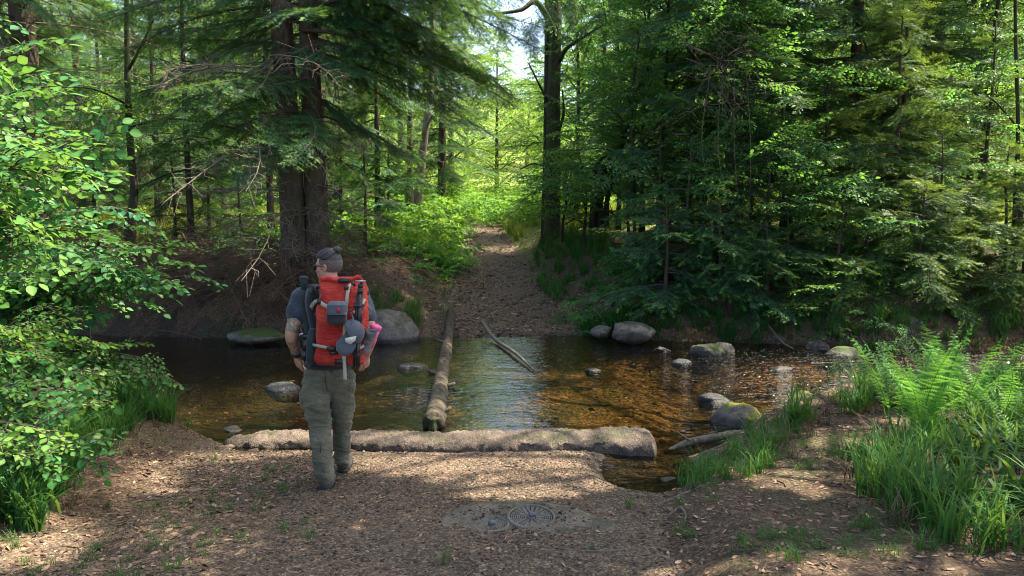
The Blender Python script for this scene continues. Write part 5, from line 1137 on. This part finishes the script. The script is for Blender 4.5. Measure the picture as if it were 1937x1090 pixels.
def plain(name, c, rough=.5, spec=.4, metal=0): k = N(name); return k.done(k.pbr(c, rough, spec, None, metal))
M['trousers'] = cloth('olive_trousers', (.08, .08, .048), (.20, .175, .11), 9, 1.0)
M['shirt'] = cloth('navy_shirt', (.026, .036, .052), (.05, .06, .075), 8, .6)
M['packred'] = cloth('red_roll_top', (.36, .016, .014), (.58, .060, .030), 9, 1.0, .5, .05)
M['black'] = cloth('black_nylon', (.014, .015, .018), (.035, .036, .04), 12, .3, .7)
M['greycloth'] = cloth('grey_cap_cloth', (.07, .08, .095), (.10, .11, .125), 10, .25)
M['strap'] = cloth('khaki_webbing', (.34, .31, .23), (.42, .39, .30), 12, .2)
M['mesh'] = cloth('grey_pocket_cloth', (.10, .095, .095), (.24, .22, .21), 9, .9, .6)
M['boot'] = cloth('worn_boot_leather', (.035, .032, .026), (.085, .075, .06), 9, .5)
M['plastic'] = plain('black_plastic', (.014, .014, .015), .38, .5); M['metal'] = plain('grey_metal', (.35, .35, .36), .35, .5, .8)
M['pink'] = plain('pink_lid', (.75, .10, .24), .4, .4); M['redmark'] = plain('red_mark', (.45, .03, .05), .7, .2); M['beige'] = plain('beige_label', (.55, .53, .44), .8, .2)
M['darkgreen'] = cloth('dark_green_cover', (.014, .026, .026), (.03, .045, .045), 9, .3)
k = N('skin'); tn = k.attr(); n1 = k.noise(k.co(), 6, 4)
sk = k.mix(k.ramp(n1, [(.35, 0.), (.7, 1.)]), (.42, .22, .15), (.52, .29, .20))
ink = k.mix(k.ramp(k.noise(k.co(), 22, 3), [(.40, 0.), (.5, 1.)]), (.035, .055, .055), (.14, .17, .10))
inkm = k.math('MULTIPLY', tn, k.ramp(k.noise(k.co((30, 30, 22)), 1, 4, .6, 1.5), [(.42, 0.), (.5, .9)]))
p = k.n('BsdfPrincipled'); k.l(k.mix(inkm, sk, ink), p.inputs['Base Color']); p.inputs['Roughness'].default_value = .5; p.inputs['Specular IOR Level'].default_value = .35
p.inputs['Subsurface Weight'].default_value = .12; p.inputs['Subsurface Radius'].default_value = (.012, .005, .003); M['skin'] = k.done(p.outputs[0])
k = N('dark_grey_hair'); hn = k.noise(k.co((60, 60, 14)), 3, 4); M['hair'] = k.done(k.pbr(k.ramp(hn, [(.3, (.010, .009, .009)), (.7, (.07, .062, .06))]), .5, .4, k.bump(hn, .8, .008)))
k = N('shaved_hair'); hn = k.noise(k.co(), 140, 3); M['shaved'] = k.done(k.pbr(k.ramp(hn, [(.35, (.06, .05, .046)), (.65, (.16, .13, .115))]), .7, .3, k.bump(hn, .5, .003)))

def boxm(c, s, R=None, taper=.85):
    bx = np.array([(x, y, z) for x in (-1, 1) for y in (-1, 1) for z in (-1, 1)], float); bx[:, [0, 2]] *= np.where(bx[:, 1:2] < 0, taper, 1); bx = bx * np.array(s) / 2
    if R is not None: bx = bx @ np.array(R).T
    m = MB(); m.add(bx + np.array(c), None, [(0, 1, 3, 2), (4, 6, 7, 5), (0, 4, 5, 1), (2, 3, 7, 6), (1, 5, 7, 3), (0, 2, 6, 4)]); return m
gL = gz(*W(616, 928, 5.5).xy); gR = gz(*W(650, 885, 5.95).xy)
FL = np.array([W(617, 925, 5.5).x, 5.50, gL]); FR_ = np.array([W(650, 880, 5.95).x, 5.97, gR])
HP = thing('person', 'hiker seen from behind in navy T-shirt and olive trousers walking to the ford', 'person', ((FL[0] + FR_[0]) / 2, 5.7, gL))
w3 = lambda *a: np.array(W(*a))
pel = w3(624, 706, 5.70); waist = w3(627, 660, 5.70); chest = w3(630, 600, 5.68); neckb = w3(627, 546, 5.68); head = w3(621, 503, 5.70)
sL, sR = w3(571, 562, 5.66), w3(684, 566, 5.70); eL, eR = w3(551, 634, 5.56), w3(702, 634, 5.64); wL, wR = w3(562, 672, 5.72), w3(692, 674, 5.76)
hL, hR = w3(600, 716, 5.69), w3(648, 716, 5.72); kL, kR = w3(605, 802, 5.66), w3(647, 800, 5.86); aL, aR = FL + [0, .0, .10], FR_ + [0, -.06, .10]
# body
B = MB()
limb(B, [pel, waist, chest, (chest + neckb) / 2, neckb - [0, 0, .02]], [.13, .125, .14, .115, .06], 16)
limb(B, [sL, chest * .5 + neckb * .5, sR], [.065, .10, .065])
limb(B, [neckb - [0, 0, .05], neckb + [0, 0, .03], head - [0, 0, .03]], [.068, .058, .060])
for s_, e_, w_ in ((sL, eL, wL), (sR, eR, wR)):
    limb(B, [s_, (s_ + e_) / 2 + [0, -.012, 0], e_, (e_ + w_) / 2, w_], [.066, .060, .047, .046, .031], 22)
for h_, k_, a_ in ((hL, kL, aL), (hR, kR, aR)): limb(B, [h_, k_, a_], [.095, .06, .045], 12)
# hands: palm, four unequal bent fingers, thumb off the side
def hand(w_, d, side, nrm):
    d = d / np.linalg.norm(d); nrm = nrm - d * (nrm @ d); nrm /= np.linalg.norm(nrm); sd2 = np.cross(d, nrm) * side      # sd2 points to the thumb side
    limb(B, [w_, w_ + d * .045, w_ + d * .085], [.029, .034, .032], 8)
    for i, (o, ln) in enumerate(((.030, .070), (.010, .080), (-.010, .074), (-.029, .058))):
        b = w_ + d * .085 + sd2 * o; p1 = b + d * ln * .42 + nrm * .006; p2 = p1 + (d * .75 + nrm * .62) * ln * .34; p3 = p2 + (d * .25 + nrm * .95) * ln * .26
        limb(B, [b - d * .02, b, p1, p2, p3], [.0105, .0105, .0098, .009, .0078], 12, 10)
    b = w_ + d * .03 + sd2 * .026; p1 = b + d * .022 + sd2 * .026 + nrm * .012; p2 = p1 + d * .032 + sd2 * .008 + nrm * .010; p3 = p2 + d * .024 - sd2 * .003 + nrm * .006
    limb(B, [b - sd2 * .012, b, p1, p2, p3], [.013, .0135, .012, .0105, .009], 12, 10)
hand(wL, np.array([.10, .35, -.85]), 1, np.array([1., .1, .3])); hand(wR, np.array([-.15, .45, -.8]), -1, np.array([-1., .1, .2]))
# head, turned to the left on the neck
fd = np.array([-.975, .20, -.06]); fd /= np.linalg.norm(fd); up = np.array([-.05, 0, 1.]); rt = np.cross(fd, up); rt /= np.linalg.norm(rt); up = np.cross(rt, fd); HR = np.stack([fd, rt, up], -1)
hp = lambda f, r_, u: head + HR @ np.array([f, r_, u])
ball(B, hp(-.012, 0, .022), (.098, .077, .096), 3, HR); ball(B, hp(.030, 0, -.045), (.066, .058, .075), 3, HR); ball(B, hp(.062, 0, -.093), (.028, .032, .024), 2, HR)
ball(B, hp(.070, 0, .018), (.022, .055, .020), 2, HR); limb(B, [hp(.082, 0, .012), hp(.104, 0, -.022), hp(.092, 0, -.036)], [.010, .013, .013], 8, 10)
ball(B, hp(.082, 0, -.062), (.014, .024, .009), 2, HR); ball(B, hp(.084, 0, -.073), (.012, .022, .008), 2, HR)
for sg in (-1, 1):
    ball(B, hp(.056, sg * .044, -.022), (.024, .020, .022), 2, HR)
    Re = HR @ np.array(Matrix.Rotation(-sg * .35, 3, 'Z')); ball(B, hp(-.006, sg * .078, -.008), (.018, .008, .032), 2, Re); ball(B, hp(-.002, sg * .078, -.028), (.010, .007, .014), 2, Re)
def inkf(v):
    t = np.zeros(len(v)); f = np.clip(((v - sL) @ (eL - sL)) / ((eL - sL) @ (eL - sL)), -1, 2); dd = np.linalg.norm(v - sL - f[:, None] * (eL - sL), axis=1)
    t[(f > .1) & (f < .95) & (dd < .09)] = 1; f2 = np.clip(((v - eL) @ (wL - eL)) / ((wL - eL) @ (wL - eL)), -1, 2); dd = np.linalg.norm(v - eL - f2[:, None] * (wL - eL), axis=1); t[(f2 > .1) & (f2 < .8) & (dd < .07)] = .8; return t
fused(B, .0062, 'body', M['skin'], HP, 3, None, inkf)
# hair: shaved sides, long top drawn back into a bun, short beard
def cap_mesh(r_, keep, vox=.006):
    bm = bmesh.new(); bmesh.ops.create_icosphere(bm, subdivisions=5, radius=1); v = np.array([w.co[:] for w in bm.verts]); t = np.array([[w.index for w in f.verts] for f in bm.faces]); bm.free()
    kf = keep(v)[t].all(1); u, inv = np.unique(t[kf], return_inverse=True); v = v[u] * np.array(r_); v = v * (1 + .012 * fbm(v[:, 0] * 60, v[:, 1] * 60 + v[:, 2] * 40, 5))[:, None]
    o = MB(); o.add((v + np.array([-.012, 0, .022])) @ HR.T + head, inv.reshape(-1, 3)); return o
top_ = lambda v: (v[:, 2] > .40 - .25 * (v[:, 0] < -.3)) & (v[:, 0] < .86)
cap_mesh((.1035, .081, .101), lambda v: (v[:, 0] < .52 - .5 * np.clip(-v[:, 2], 0, 1)) & (v[:, 2] > -.72) & ~((v[:, 0] > .0) & (v[:, 2] < -.12))).obj('shaved_sides', M['shaved'], HP, True)
hm = cap_mesh((.106, .083, .107), top_); bun = np.array([-.80, 0, .86])
for j in range(64):
    a = (j / 63 - .5) * 2; st0 = np.array([.80 * math.cos(a * 1.75), .93 * math.sin(a * 1.75) * (1 if abs(a) < .6 else 1.0), .40 - .12 * (abs(a) > .7)]); pts = []
    for g in np.linspace(0, 1, 9):
        q = st0 * (1 - g) + bun * g; q = q / np.linalg.norm(q); pts.append(head + HR @ (q * np.array([.110, .087, .111]) * (1 + .02 * math.sin(j * 2.3)) + np.array([-.012, 0, .022])))
    tube(hm, curve_pts(pts, 12), [.004, .0055, .005, .004], 5)
hh = hm.obj('hair', M['hair'], HP, True)
bn = MB(); ball(bn, hp(-.084, 0, .118), (.033, .032, .028), 3, HR); ball(bn, hp(-.070, 0, .098), (.030, .022, .022), 2, HR)
fused(bn, .005, 'hair_bun', M['hair'], hh, 1, lambda v: .004 * fbm(v[:, 0] * 90, v[:, 1] * 90 + v[:, 2] * 60, 8))
bd = MB(); ball(bd, hp(.058, 0, -.100), (.034, .036, .024), 3, HR); fused(bd, .005, 'beard', M['shaved'], HP, 1)
# sunglasses
sg_ = MB(); 
for s2 in (-1, 1): tube(sg_, [hp(.096, s2 * .066, .006), hp(.05, s2 * .079, .008), hp(-.004, s2 * .084, .004), hp(-.018, s2 * .083, -.010)], [.0045, .004, .0035, .003], 8)
tube(sg_, curve_pts([hp(.096, -.068, .006), hp(.107, 0, .008), hp(.096, .068, .006)], 10), .005, 8)
for s2 in (-1, 1): ball(sg_, hp(.097, s2 * .036, -.010), (.008, .030, .021), 3, HR)
sg_.obj('sunglasses', M['plastic'], HP, True)
# T-shirt
def fold(sc, amp, seed, zk=1.0):
    return lambda v: amp * 2 * (fbm(v[:, 0] * sc + v[:, 2] * sc * .35, v[:, 2] * sc * zk + v[:, 1] * sc * .7, seed, 3))
S = MB(); limb(S, [pel + [0, 0, .02], waist, chest, (chest + neckb) / 2, neckb - [0, 0, .035]], [.155, .150, .162, .130, .075], 16); limb(S, [sL, chest * .45 + neckb * .55, sR], [.078, .112, .078])
for s_, e_ in ((sL, eL), (sR, eR)):
    e2 = s_ + (e_ - s_) * .50; limb(S, [s_, e2], [.080, .084], 8); 
fused(S, .011, 't_shirt', M['shirt'], HP, 4, fold(13, .009, 301))
# trousers
T_ = MB(); limb(T_, [waist - [0, 0, .03], pel, pel - [0, 0, .03]], [.145, .152, .146]); ball(T_, pel + [-.06, -.03, -.03], (.108, .12, .12)); ball(T_, pel + [.065, -.02, -.03], (.104, .12, .12))
limb(T_, [hL, hL * .5 + kL * .5 + [-.014, -.015, 0], kL + [-.004, 0, 0], kL * .5 + aL * .5 + [0, -.03, 0], aL + [0, -.015, .005]], [.112, .107, .087, .079, .072], 20)
limb(T_, [hR, hR * .5 + kR * .5, kR, kR * .5 + aR * .5 + [0, -.03, 0], aR + [0, -.02, .03]], [.108, .097, .077, .070, .064], 20)
def tfold(v):
    z = v[:, 2] - gL; base = .010 * fbm(v[:, 0] * 9 + v[:, 2] * 6, v[:, 2] * 13 + v[:, 1] * 5, 311, 3) * 2.4; knee = np.exp(-((z - .55) / .16) ** 2) + .9 * np.exp(-((z - .10) / .11) ** 2) + .5 * np.exp(-((z - .80) / .06) ** 2)
    rg = 1 - np.abs(fbm(v[:, 0] * 6 + z * 4, z * 17 + v[:, 1] * 6, 314, 2)) * 7; base = base + .008 * (.35 + knee) * np.clip(rg, -.5, 1)
    ph = z * 95 + v[:, 0] * 22 + 14 * fbm(v[:, 0] * 9, v[:, 2] * 7, 312); return base + .0016 * knee * np.sin(ph)
TR = fused(T_, .0075, 'trousers', M['trousers'], HP, 4, tfold)
for pts in ([hL + [-.10, -.01, .05], (hL + kL) / 2 + [-.112, -.01, 0], kL + [-.09, 0, 0], (kL + aL) / 2 + [-.078, -.02, 0]], [(kL + aL) / 2 + [.01, -.108, .08], (kL + aL) / 2 + [.012, -.106, -.05], aL + [.012, -.088, .06]], [pel + [0, -.152, .06], pel + [.004, -.148, -.04], pel + [.006, -.11, -.12]]):
    m = MB(); tube(m, curve_pts(pts, 20), .0035, 5); m.obj('seam', M['black'], TR)
for sx in (-1, 1): m = boxm(pel + [.085 * sx, -.135, .03], (.085, .014, .05)); m.obj('pocket_flap', M['trousers'], TR)
pk = MB(); ball(pk, hL * .55 + kL * .45 + [-.115, -.01, 0], (.026, .062, .095), 3); fused(pk, .009, 'cargo_pocket', M['trousers'], TR, 2, fold(20, .006, 313))
bl = MB(); c = np.array([waist[0], waist[1], 0]); bz = pel[2] * .5 + waist[2] * .5 - .02; aa = np.linspace(0, 2 * np.pi, 30); tube(bl, np.stack([pel[0] + .178 * np.cos(aa), pel[1] + .17 * np.sin(aa), np.full(30, bz)], -1), .018, 6, cap=False); bl.obj('belt', M['black'], HP, True)
for nm, (f_, a_, dd) in (('boot', (FL, aL, .0)), ('boot', (FR_, aR, .0))):
    b = MB(); limb(b, [a_ + [0, 0, .05], a_, f_ + [0, .0, .05]], [.054, .058, .056]); limb(b, [f_ + [0, -.03, .045], f_ + [0, .08, .045], f_ + [0, .17, .04]], [.048, .050, .038])
    o = fused(b, .009, nm, M['boot'], HP, 3, fold(25, .004, 315))
    s2 = MB(); limb(s2, [f_ + [0, -.045, .012], f_ + [0, .07, .012], f_ + [0, .19, .014]], [.045, .050, .036]); v, n_, q = fuse(s2, .009, 2); v[:, 2] = np.clip(v[:, 2], f_[2] - .002, f_[2] + .026); s3 = MB(); s3.add(v, None, q); s3.obj('boot_sole', M['plastic'], o)
wb_ = MB(); d = (wL - eL) / np.linalg.norm(wL - eL); aa = np.linspace(0, 2 * np.pi, 20); x = np.cross(d, [0, 1., 0]); x /= np.linalg.norm(x); y = np.cross(d, x); tube(wb_, wL - d * .035 + .0375 * (np.cos(aa)[:, None] * x + np.sin(aa)[:, None] * y), .011, 6, cap=False); tube(wb_, wL - d * .015 + .036 * (np.cos(aa)[:, None] * x + np.sin(aa)[:, None] * y), .006, 6, cap=False); wb_.obj('wristband', M['black'], HP, True)

# ------------------------------------------------------------------ red roll-top backpack and what hangs on it
BP = thing('backpack', 'red and orange roll top hiking backpack on the back of the hiker', 'backpack', w3(645, 690, 5.44))
def loft(secs, n=44, e=3.2):
    """sections (px left, px right, py, Y front, Y back) -> closed superellipse loft"""
    th_ = np.linspace(0, 2 * np.pi, n, endpoint=False); P = []
    for l_, r_, py, yf, yb in secs:
        ym = (yf + yb) / 2; A, C = w3(l_, py, ym), w3(r_, py, ym); c = (A + C) / 2; hx = (C[0] - A[0]) / 2; hy = (yb - yf) / 2
        P.append(np.stack([c[0] + hx * np.sign(np.cos(th_)) * np.abs(np.cos(th_)) ** (2 / e), c[1] + hy * np.sign(np.sin(th_)) * np.abs(np.sin(th_)) ** (2 / e), np.full(n, c[2])], -1))
    P = np.array(P); k_ = len(P); f = np.linspace(0, 1, k_); g = np.linspace(0, 1, 46)
    P = np.stack([[np.interp(g, f, P[:, j, a]) for a in range(3)] for j in range(n)], 0).transpose(2, 0, 1); k_ = 46
    i = np.arange(k_ - 1)[:, None] * n; j = np.arange(n)[None]; kk = (j + 1) % n; v = np.concatenate([P.reshape(-1, 3), P[0].mean(0)[None], P[-1].mean(0)[None]])
    q = np.stack([i + j, i + kk, i + n + kk, i + n + j], -1).reshape(-1, 4); jj = np.arange(n); kk = (jj + 1) % n
    t = np.concatenate([np.stack([kk, jj, np.full(n, k_ * n)], -1), np.stack([(k_ - 1) * n + jj, (k_ - 1) * n + kk, np.full(n, k_ * n + 1)], -1)])
    return v, t, q
def crease(v, amp, sc, seed): 
    n = fbm(v[:, 0] * sc + v[:, 2] * sc * .8, v[:, 2] * sc - v[:, 1] * sc, seed, 3); r_ = 1 - np.abs(n) * 5; return amp * np.clip(r_, -.6, 1)
v, t, q = loft([(602, 688, 689, 5.42, 5.50), (598, 691, 681, 5.345, 5.56), (599, 693, 650, 5.33, 5.57), (600, 693, 610, 5.325, 5.57), (603, 693, 575, 5.34, 5.57), (606, 692, 548, 5.37, 5.56), (607, 688, 534, 5.41, 5.53), (606, 684, 527, 5.44, 5.50), (607, 682, 524, 5.455, 5.485)])
ctr = np.array([w3(645, 610, 5.45)[0], 5.45]); rad_ = v[:, :2] - ctr; rad_ /= np.linalg.norm(rad_, axis=1, keepdims=True) + 1e-6
v[:, :2] += rad_ * crease(v, .014, 6, 321)[:, None] + rad_ * (.010 * fbm(v[:, 0] * 5, v[:, 2] * 5, 322))[:, None]
b = MB(); b.add(v, t, q); b.obj('pack_bag', M['packred'], BP, True)
b = MB(); p = curve_pts([w3(606, 526, 5.45), w3(625, 529, 5.43), w3(645, 531, 5.425), w3(665, 528, 5.43), w3(684, 526, 5.45)], 20); tube(b, p, np.concatenate([[.012], np.full(18, .021), [.012]]), 12); v, t, q, a = b.arr(); b2 = MB(); b2.add(v + np.stack([0 * v[:, 0], 0 * v[:, 0], .006 * np.sin(v[:, 0] * 60)], -1), t, q); b2.obj('rolled_top', M['packred'], BP, True)
def strap(pts, w, th_=.004, name='strap', mat='strap', nrm=(0, -1, 0), parent=None):
    p = curve_pts(pts, 14); tg = np.gradient(p, axis=0); tg /= np.linalg.norm(tg, axis=1, keepdims=True); nrm = np.array(nrm, float); s = np.cross(tg, nrm); s /= np.linalg.norm(s, axis=1, keepdims=True); n = np.cross(s, tg)
    V = np.stack([p - s * w / 2 - n * th_, p + s * w / 2 - n * th_, p + s * w / 2 + n * th_, p - s * w / 2 + n * th_], 1).reshape(-1, 3); i = np.arange(13)[:, None] * 4; j = np.arange(4)[None]; kk = (j + 1) % 4
    m = MB(); m.add(V, None, np.concatenate([np.stack([i + j, i + kk, i + 4 + kk, i + 4 + j], -1).reshape(-1, 4), [[3, 2, 1, 0], [52, 53, 54, 55]]])); return m.obj(name, M[mat], parent or BP)
strap([w3(586, 585, 5.50), w3(598, 570, 5.40), w3(612, 577, 5.318), w3(628, 585, 5.30)], .026); strap([w3(588, 652, 5.46), w3(600, 654, 5.33), w3(620, 658, 5.312), w3(642, 662, 5.305)], .020)
strap([w3(662, 536, 5.41), w3(658, 552, 5.345), w3(655, 580, 5.318), w3(652, 620, 5.31), w3(650, 672, 5.318), w3(652, 690, 5.36)], .024); strap([w3(651, 674, 5.31), w3(652, 696, 5.325), w3(653, 719, 5.33)], .024, name='loose_strap')
strap([w3(690, 566, 5.40), w3(682, 580, 5.345), w3(668, 592, 5.31)], .02); strap([w3(692, 652, 5.38), w3(678, 660, 5.32), w3(660, 664, 5.31)], .02)
strap([w3(596, 548, 5.50), w3(586, 552, 5.52), w3(583, 575, 5.50), w3(590, 610, 5.50), w3(597, 640, 5.50)], .055, .010, 'shoulder_strap', 'black', (-.6, -.8, 0)); strap([w3(600, 544, 5.53), w3(592, 540, 5.62), w3(584, 548, 5.72)], .06, .010, 'shoulder_strap', 'black', (0, 0, 1)); strap([w3(682, 545, 5.53), w3(688, 545, 5.63), w3(692, 560, 5.72)], .06, .010, 'shoulder_strap', 'black', (0, 0, 1))
for px, py, yy, s in ((604, 571, 5.345, (.03, .02, .045)), (627, 660, 5.305, (.075, .02, .03)), (630, 668, 5.305, (.06, .02, .022)), (650, 531, 5.395, (.085, .03, .032)), (655, 545, 5.355, (.035, .02, .028)), (645, 684, 5.34, (.10, .03, .05))): boxm(w3(px, py, yy), s).obj('buckle', M['plastic'], BP)
# left side pocket and hip belt, right grey stretch pocket
v, t, q = loft([(583, 600, 688, 5.42, 5.53), (581, 601, 675, 5.40, 5.54), (582, 600, 640, 5.40, 5.54), (586, 600, 622, 5.42, 5.52)]); b = MB(); b.add(v, t, q); b.obj('side_pocket', M['darkgreen'], BP, True)
v, t, q = loft([(680, 688, 672, 5.39, 5.46), (682, 700, 664, 5.36, 5.50), (688, 711, 640, 5.34, 5.51), (692, 717, 624, 5.335, 5.515), (694, 718, 621, 5.34, 5.51)], e=2.4); v[:, 1] += crease(v, .010, 14, 331); b = MB(); b.add(v, t, q); b.obj('stretch_pocket', M['mesh'], BP, True)
strap([w3(590, 690, 5.52), w3(584, 684, 5.62), w3(592, 682, 5.78)], .05, .012, 'hip_belt', 'black', (-1, 0, 0))
# pink capped bottle in the stretch pocket
pbv = MB(); c0, c1 = w3(697, 655, 5.43), w3(712, 617, 5.42); tube(pbv, [c0, c0 + (c1 - c0) * .85], .038, 18); pb = thing('bottle', 'pink lidded bottle tucked in the grey side pocket of the backpack', 'bottle', c0); pbv.obj('bottle_body', M['pink'], pb, True)
m = MB(); d = c1 - c0; tube(m, [c0 + d * .86, c0 + d * .90, c0 + d * 1.02, c0 + d * 1.04], [.040, .043, .043, .038], 20); m.obj('lid', M['pink'], pb)
# black pouch with a red star
PO = thing('camera_pouch', 'black pouch with a red star strapped to the middle of the backpack', 'pouch', w3(637, 612, 5.28))
v, t, q = loft([(622, 650, 613, 5.25, 5.31), (619, 653, 608, 5.225, 5.32), (619, 655, 590, 5.22, 5.32), (621, 655, 576, 5.225, 5.32), (624, 653, 572, 5.25, 5.31)], e=4); b = MB(); b.add(v, t, q); b.obj('pouch_body', M['black'], PO, True)
v, t, q = loft([(620, 655, 596, 5.208, 5.225), (619, 656, 590, 5.205, 5.30), (620, 656, 576, 5.212, 5.31), (623, 654, 571, 5.235, 5.31)], e=4); b = MB(); b.add(v, t, q); flap_ = b.obj('flap', M['greycloth'], PO, True)
st_ = MB(); c = w3(640, 587, 5.198); a = np.arange(10) * np.pi / 5 + np.pi / 2 + .15; rr_ = np.where(np.arange(10) % 2, .009, .022); V = np.concatenate([[c + [0, -.002, 0]], c + np.stack([rr_ * np.cos(a), 0 * a, rr_ * np.sin(a)], -1), c + np.stack([rr_ * np.cos(a), 0 * a + .006, rr_ * np.sin(a)], -1)]); st_.add(V, [(0, 1 + i, 1 + (i + 1) % 10) for i in range(10)], [(1 + i, 11 + i, 11 + (i + 1) % 10, 1 + (i + 1) % 10) for i in range(10)]); st_.obj('star_emblem', M['redmark'], flap_)
boxm(w3(637, 616, 5.27), (.03, .02, .022)).obj('buckle', M['plastic'], PO)
# grey cap hanging from the pack by its strap
CP = thing('baseball_cap', 'grey baseball cap hanging upside down on the right of the backpack', 'cap', w3(665, 640, 5.24))
def dome(c, ax, up_, r, rows=12, n=28, open_=.5):
    ax = np.array(ax, float); ax /= np.linalg.norm(ax); up_ = np.array(up_, float); up_ -= ax * (up_ @ ax); up_ /= np.linalg.norm(up_); s = np.cross(ax, up_); R = np.stack([s, up_, ax], -1)
    ph = np.linspace(0, np.pi * open_, rows); th_ = np.linspace(0, 2 * np.pi, n, endpoint=False); P = np.stack([np.sin(ph)[:, None] * np.cos(th_), np.sin(ph)[:, None] * np.sin(th_), np.cos(ph)[:, None] * np.ones(n)], -1) * np.array(r)
    P = np.concatenate([P, (P * np.array([.95, .95, .93]))[::-1]]); k_ = len(P); i = np.arange(k_ - 1)[:, None] * n; j = np.arange(n)[None]; kk = (j + 1) % n
    m = MB(); m.add(P.reshape(-1, 3) @ R.T + np.array(c), None, np.stack([i + j, i + n + j, i + n + kk, i + kk], -1).reshape(-1, 4)); return m
dome(w3(667, 628, 5.275), (.80, -.22, .42), (.35, -.2, -1), (.080, .092, .085)).obj('crown', M['greycloth'], CP, True)
out = [(637, 646), (635, 655), (637, 664), (643, 671), (651, 674), (660, 672), (667, 666), (672, 657), (676, 646), (677, 636), (670, 632), (660, 630), (650, 634), (643, 639)]
O = np.array([w3(x_, y_, 5.232 + .03 * ((x_ - 656) / 20) ** 2 + (.035 if j_ > 8 else 0)) for j_, (x_, y_) in enumerate(out)]); C0 = O.mean(0) + [0, -.022, 0]; n = len(O); V = np.concatenate([[C0], C0 + (O - C0) * .5 + [0, -.006, 0], O]); V = np.concatenate([V, V + [0, .007, 0]]); k_ = 1 + 2 * n; T = []; Qd = []
for j_ in range(n):
    jn = (j_ + 1) % n; T += [(0, 1 + j_, 1 + jn), (k_, k_ + 1 + jn, k_ + 1 + j_)]; Qd += [(1 + j_, 1 + n + j_, 1 + n + jn, 1 + jn), (k_ + 1 + j_, k_ + 1 + jn, k_ + 1 + n + jn, k_ + 1 + n + j_), (1 + n + j_, k_ + 1 + n + j_, k_ + 1 + n + jn, 1 + n + jn)]
b = MB(); b.add(V, T, Qd); b.obj('brim', M['greycloth'], CP, True)
b = MB(); c = w3(663, 640, 5.205); tri = np.array([w3(652, 640, 5.19), w3(674, 636, 5.19), w3(672, 645, 5.185), w3(663, 652, 5.185), w3(654, 648, 5.19)]); V = np.concatenate([tri, tri + [0, .006, 0]]); b.add(V, [(0, 1, 2), (0, 2, 3), (0, 3, 4)], [(i, 5 + i, 5 + (i + 1) % 5, (i + 1) % 5) for i in range(5)]); b.obj('inner_label', M['beige'], CP)
b = MB(); tube(b, curve_pts([w3(664, 592, 5.31), w3(668, 604, 5.25), w3(665, 616, 5.22)], 8), .007, 6); b.obj('back_strap', M['greycloth'], CP)
# tripod strapped along the right side
TP = thing('tripod', 'black folded tripod strapped upright to the right side of the backpack', 'tripod', w3(676, 692, 5.32))
for dx, dy in ((-4, .0), (4, .012), (1, -.016)):
    a0, a1 = w3(680 + dx * .8, 556, 5.325 + dy), w3(676 + dx, 640, 5.30 + dy); a2 = w3(674 + dx * 1.1, 692, 5.31 + dy)
    m = MB(); tube(m, [a0, a1], .0125, 10); tube(m, [a1, a2], .0095, 10); lg_ = m.obj('leg', M['plastic'], TP, True)
    m = MB(); tube(m, [a1 + (a0 - a1) * .02, a1 - (a1 - a2) * .12], .0165, 10); m.obj('leg_lock', M['black'], lg_, True)
    m = MB(); tube(m, [a1 + (a2 - a1) * .55, a1 + (a2 - a1) * .66], .0155, 10); m.obj('leg_lock', M['black'], lg_, True)
m = MB(); tube(m, [w3(681, 556, 5.32), w3(682, 545, 5.32)], .022, 12); ball(m, w3(682, 541, 5.32), .021); tube(m, [w3(683, 540, 5.32), w3(684, 531, 5.32)], .013, 10); m.obj('ball_head', M['plastic'], TP, True)
boxm(w3(681, 532, 5.32), (.075, .04, .012)).obj('plate', M['metal'], TP)
m = MB(); tube(m, [w3(672, 541, 5.31), w3(665, 534, 5.30)], [.007, .012], 8); m.obj('knob', M['plastic'], TP, True)
m = MB(); aa = np.linspace(0, 2 * np.pi, 16); tube(m, w3(680, 578, 5.318) + np.stack([.036 * np.cos(aa), .036 * np.sin(aa), 0 * aa], -1), .008, 6, cap=False); m.obj('tie_strap', M['black'], TP)
# rolled dark umbrella behind the left shoulder, and the camera clipped at the left hip
UM = thing('umbrella', 'dark green handled umbrella sticking up behind the left shoulder of the hiker', 'umbrella', w3(580, 640, 5.60))
m = MB(); tube(m, curve_pts([w3(574, 548, 5.60), w3(579, 600, 5.56), w3(584, 655, 5.52)], 12), [.020, .028, .024, .012], 12); m.obj('canopy', M['darkgreen'], UM, True)
m = MB(); tube(m, [w3(574, 552, 5.60), w3(575, 534, 5.60), w3(575, 527, 5.60)], [.019, .024, .026], 14); ball(m, w3(575, 526, 5.60), (.033, .030, .018)); m.obj('handle', M['darkgreen'], UM, True)
CA = thing('camera', 'black camera clipped at the left hip of the hiker beside his elbow', 'camera', w3(578, 655, 5.50))
boxm(w3(579, 636, 5.46), (.085, .05, .022)).obj('clip', M['plastic'], CA); boxm(w3(579, 652, 5.46), (.055, .055, .085)).obj('camera_body', M['plastic'], CA)
m = MB(); tube(m, [w3(577, 664, 5.46), w3(576, 680, 5.46)], [.027, .030], 16); m.obj('lens', M['plastic'], CA, True); m = MB(); tube(m, [w3(574, 631, 5.45), w3(566, 634, 5.45)], [.008, .010], 8); m.obj('knob', M['metal'], CA, True)
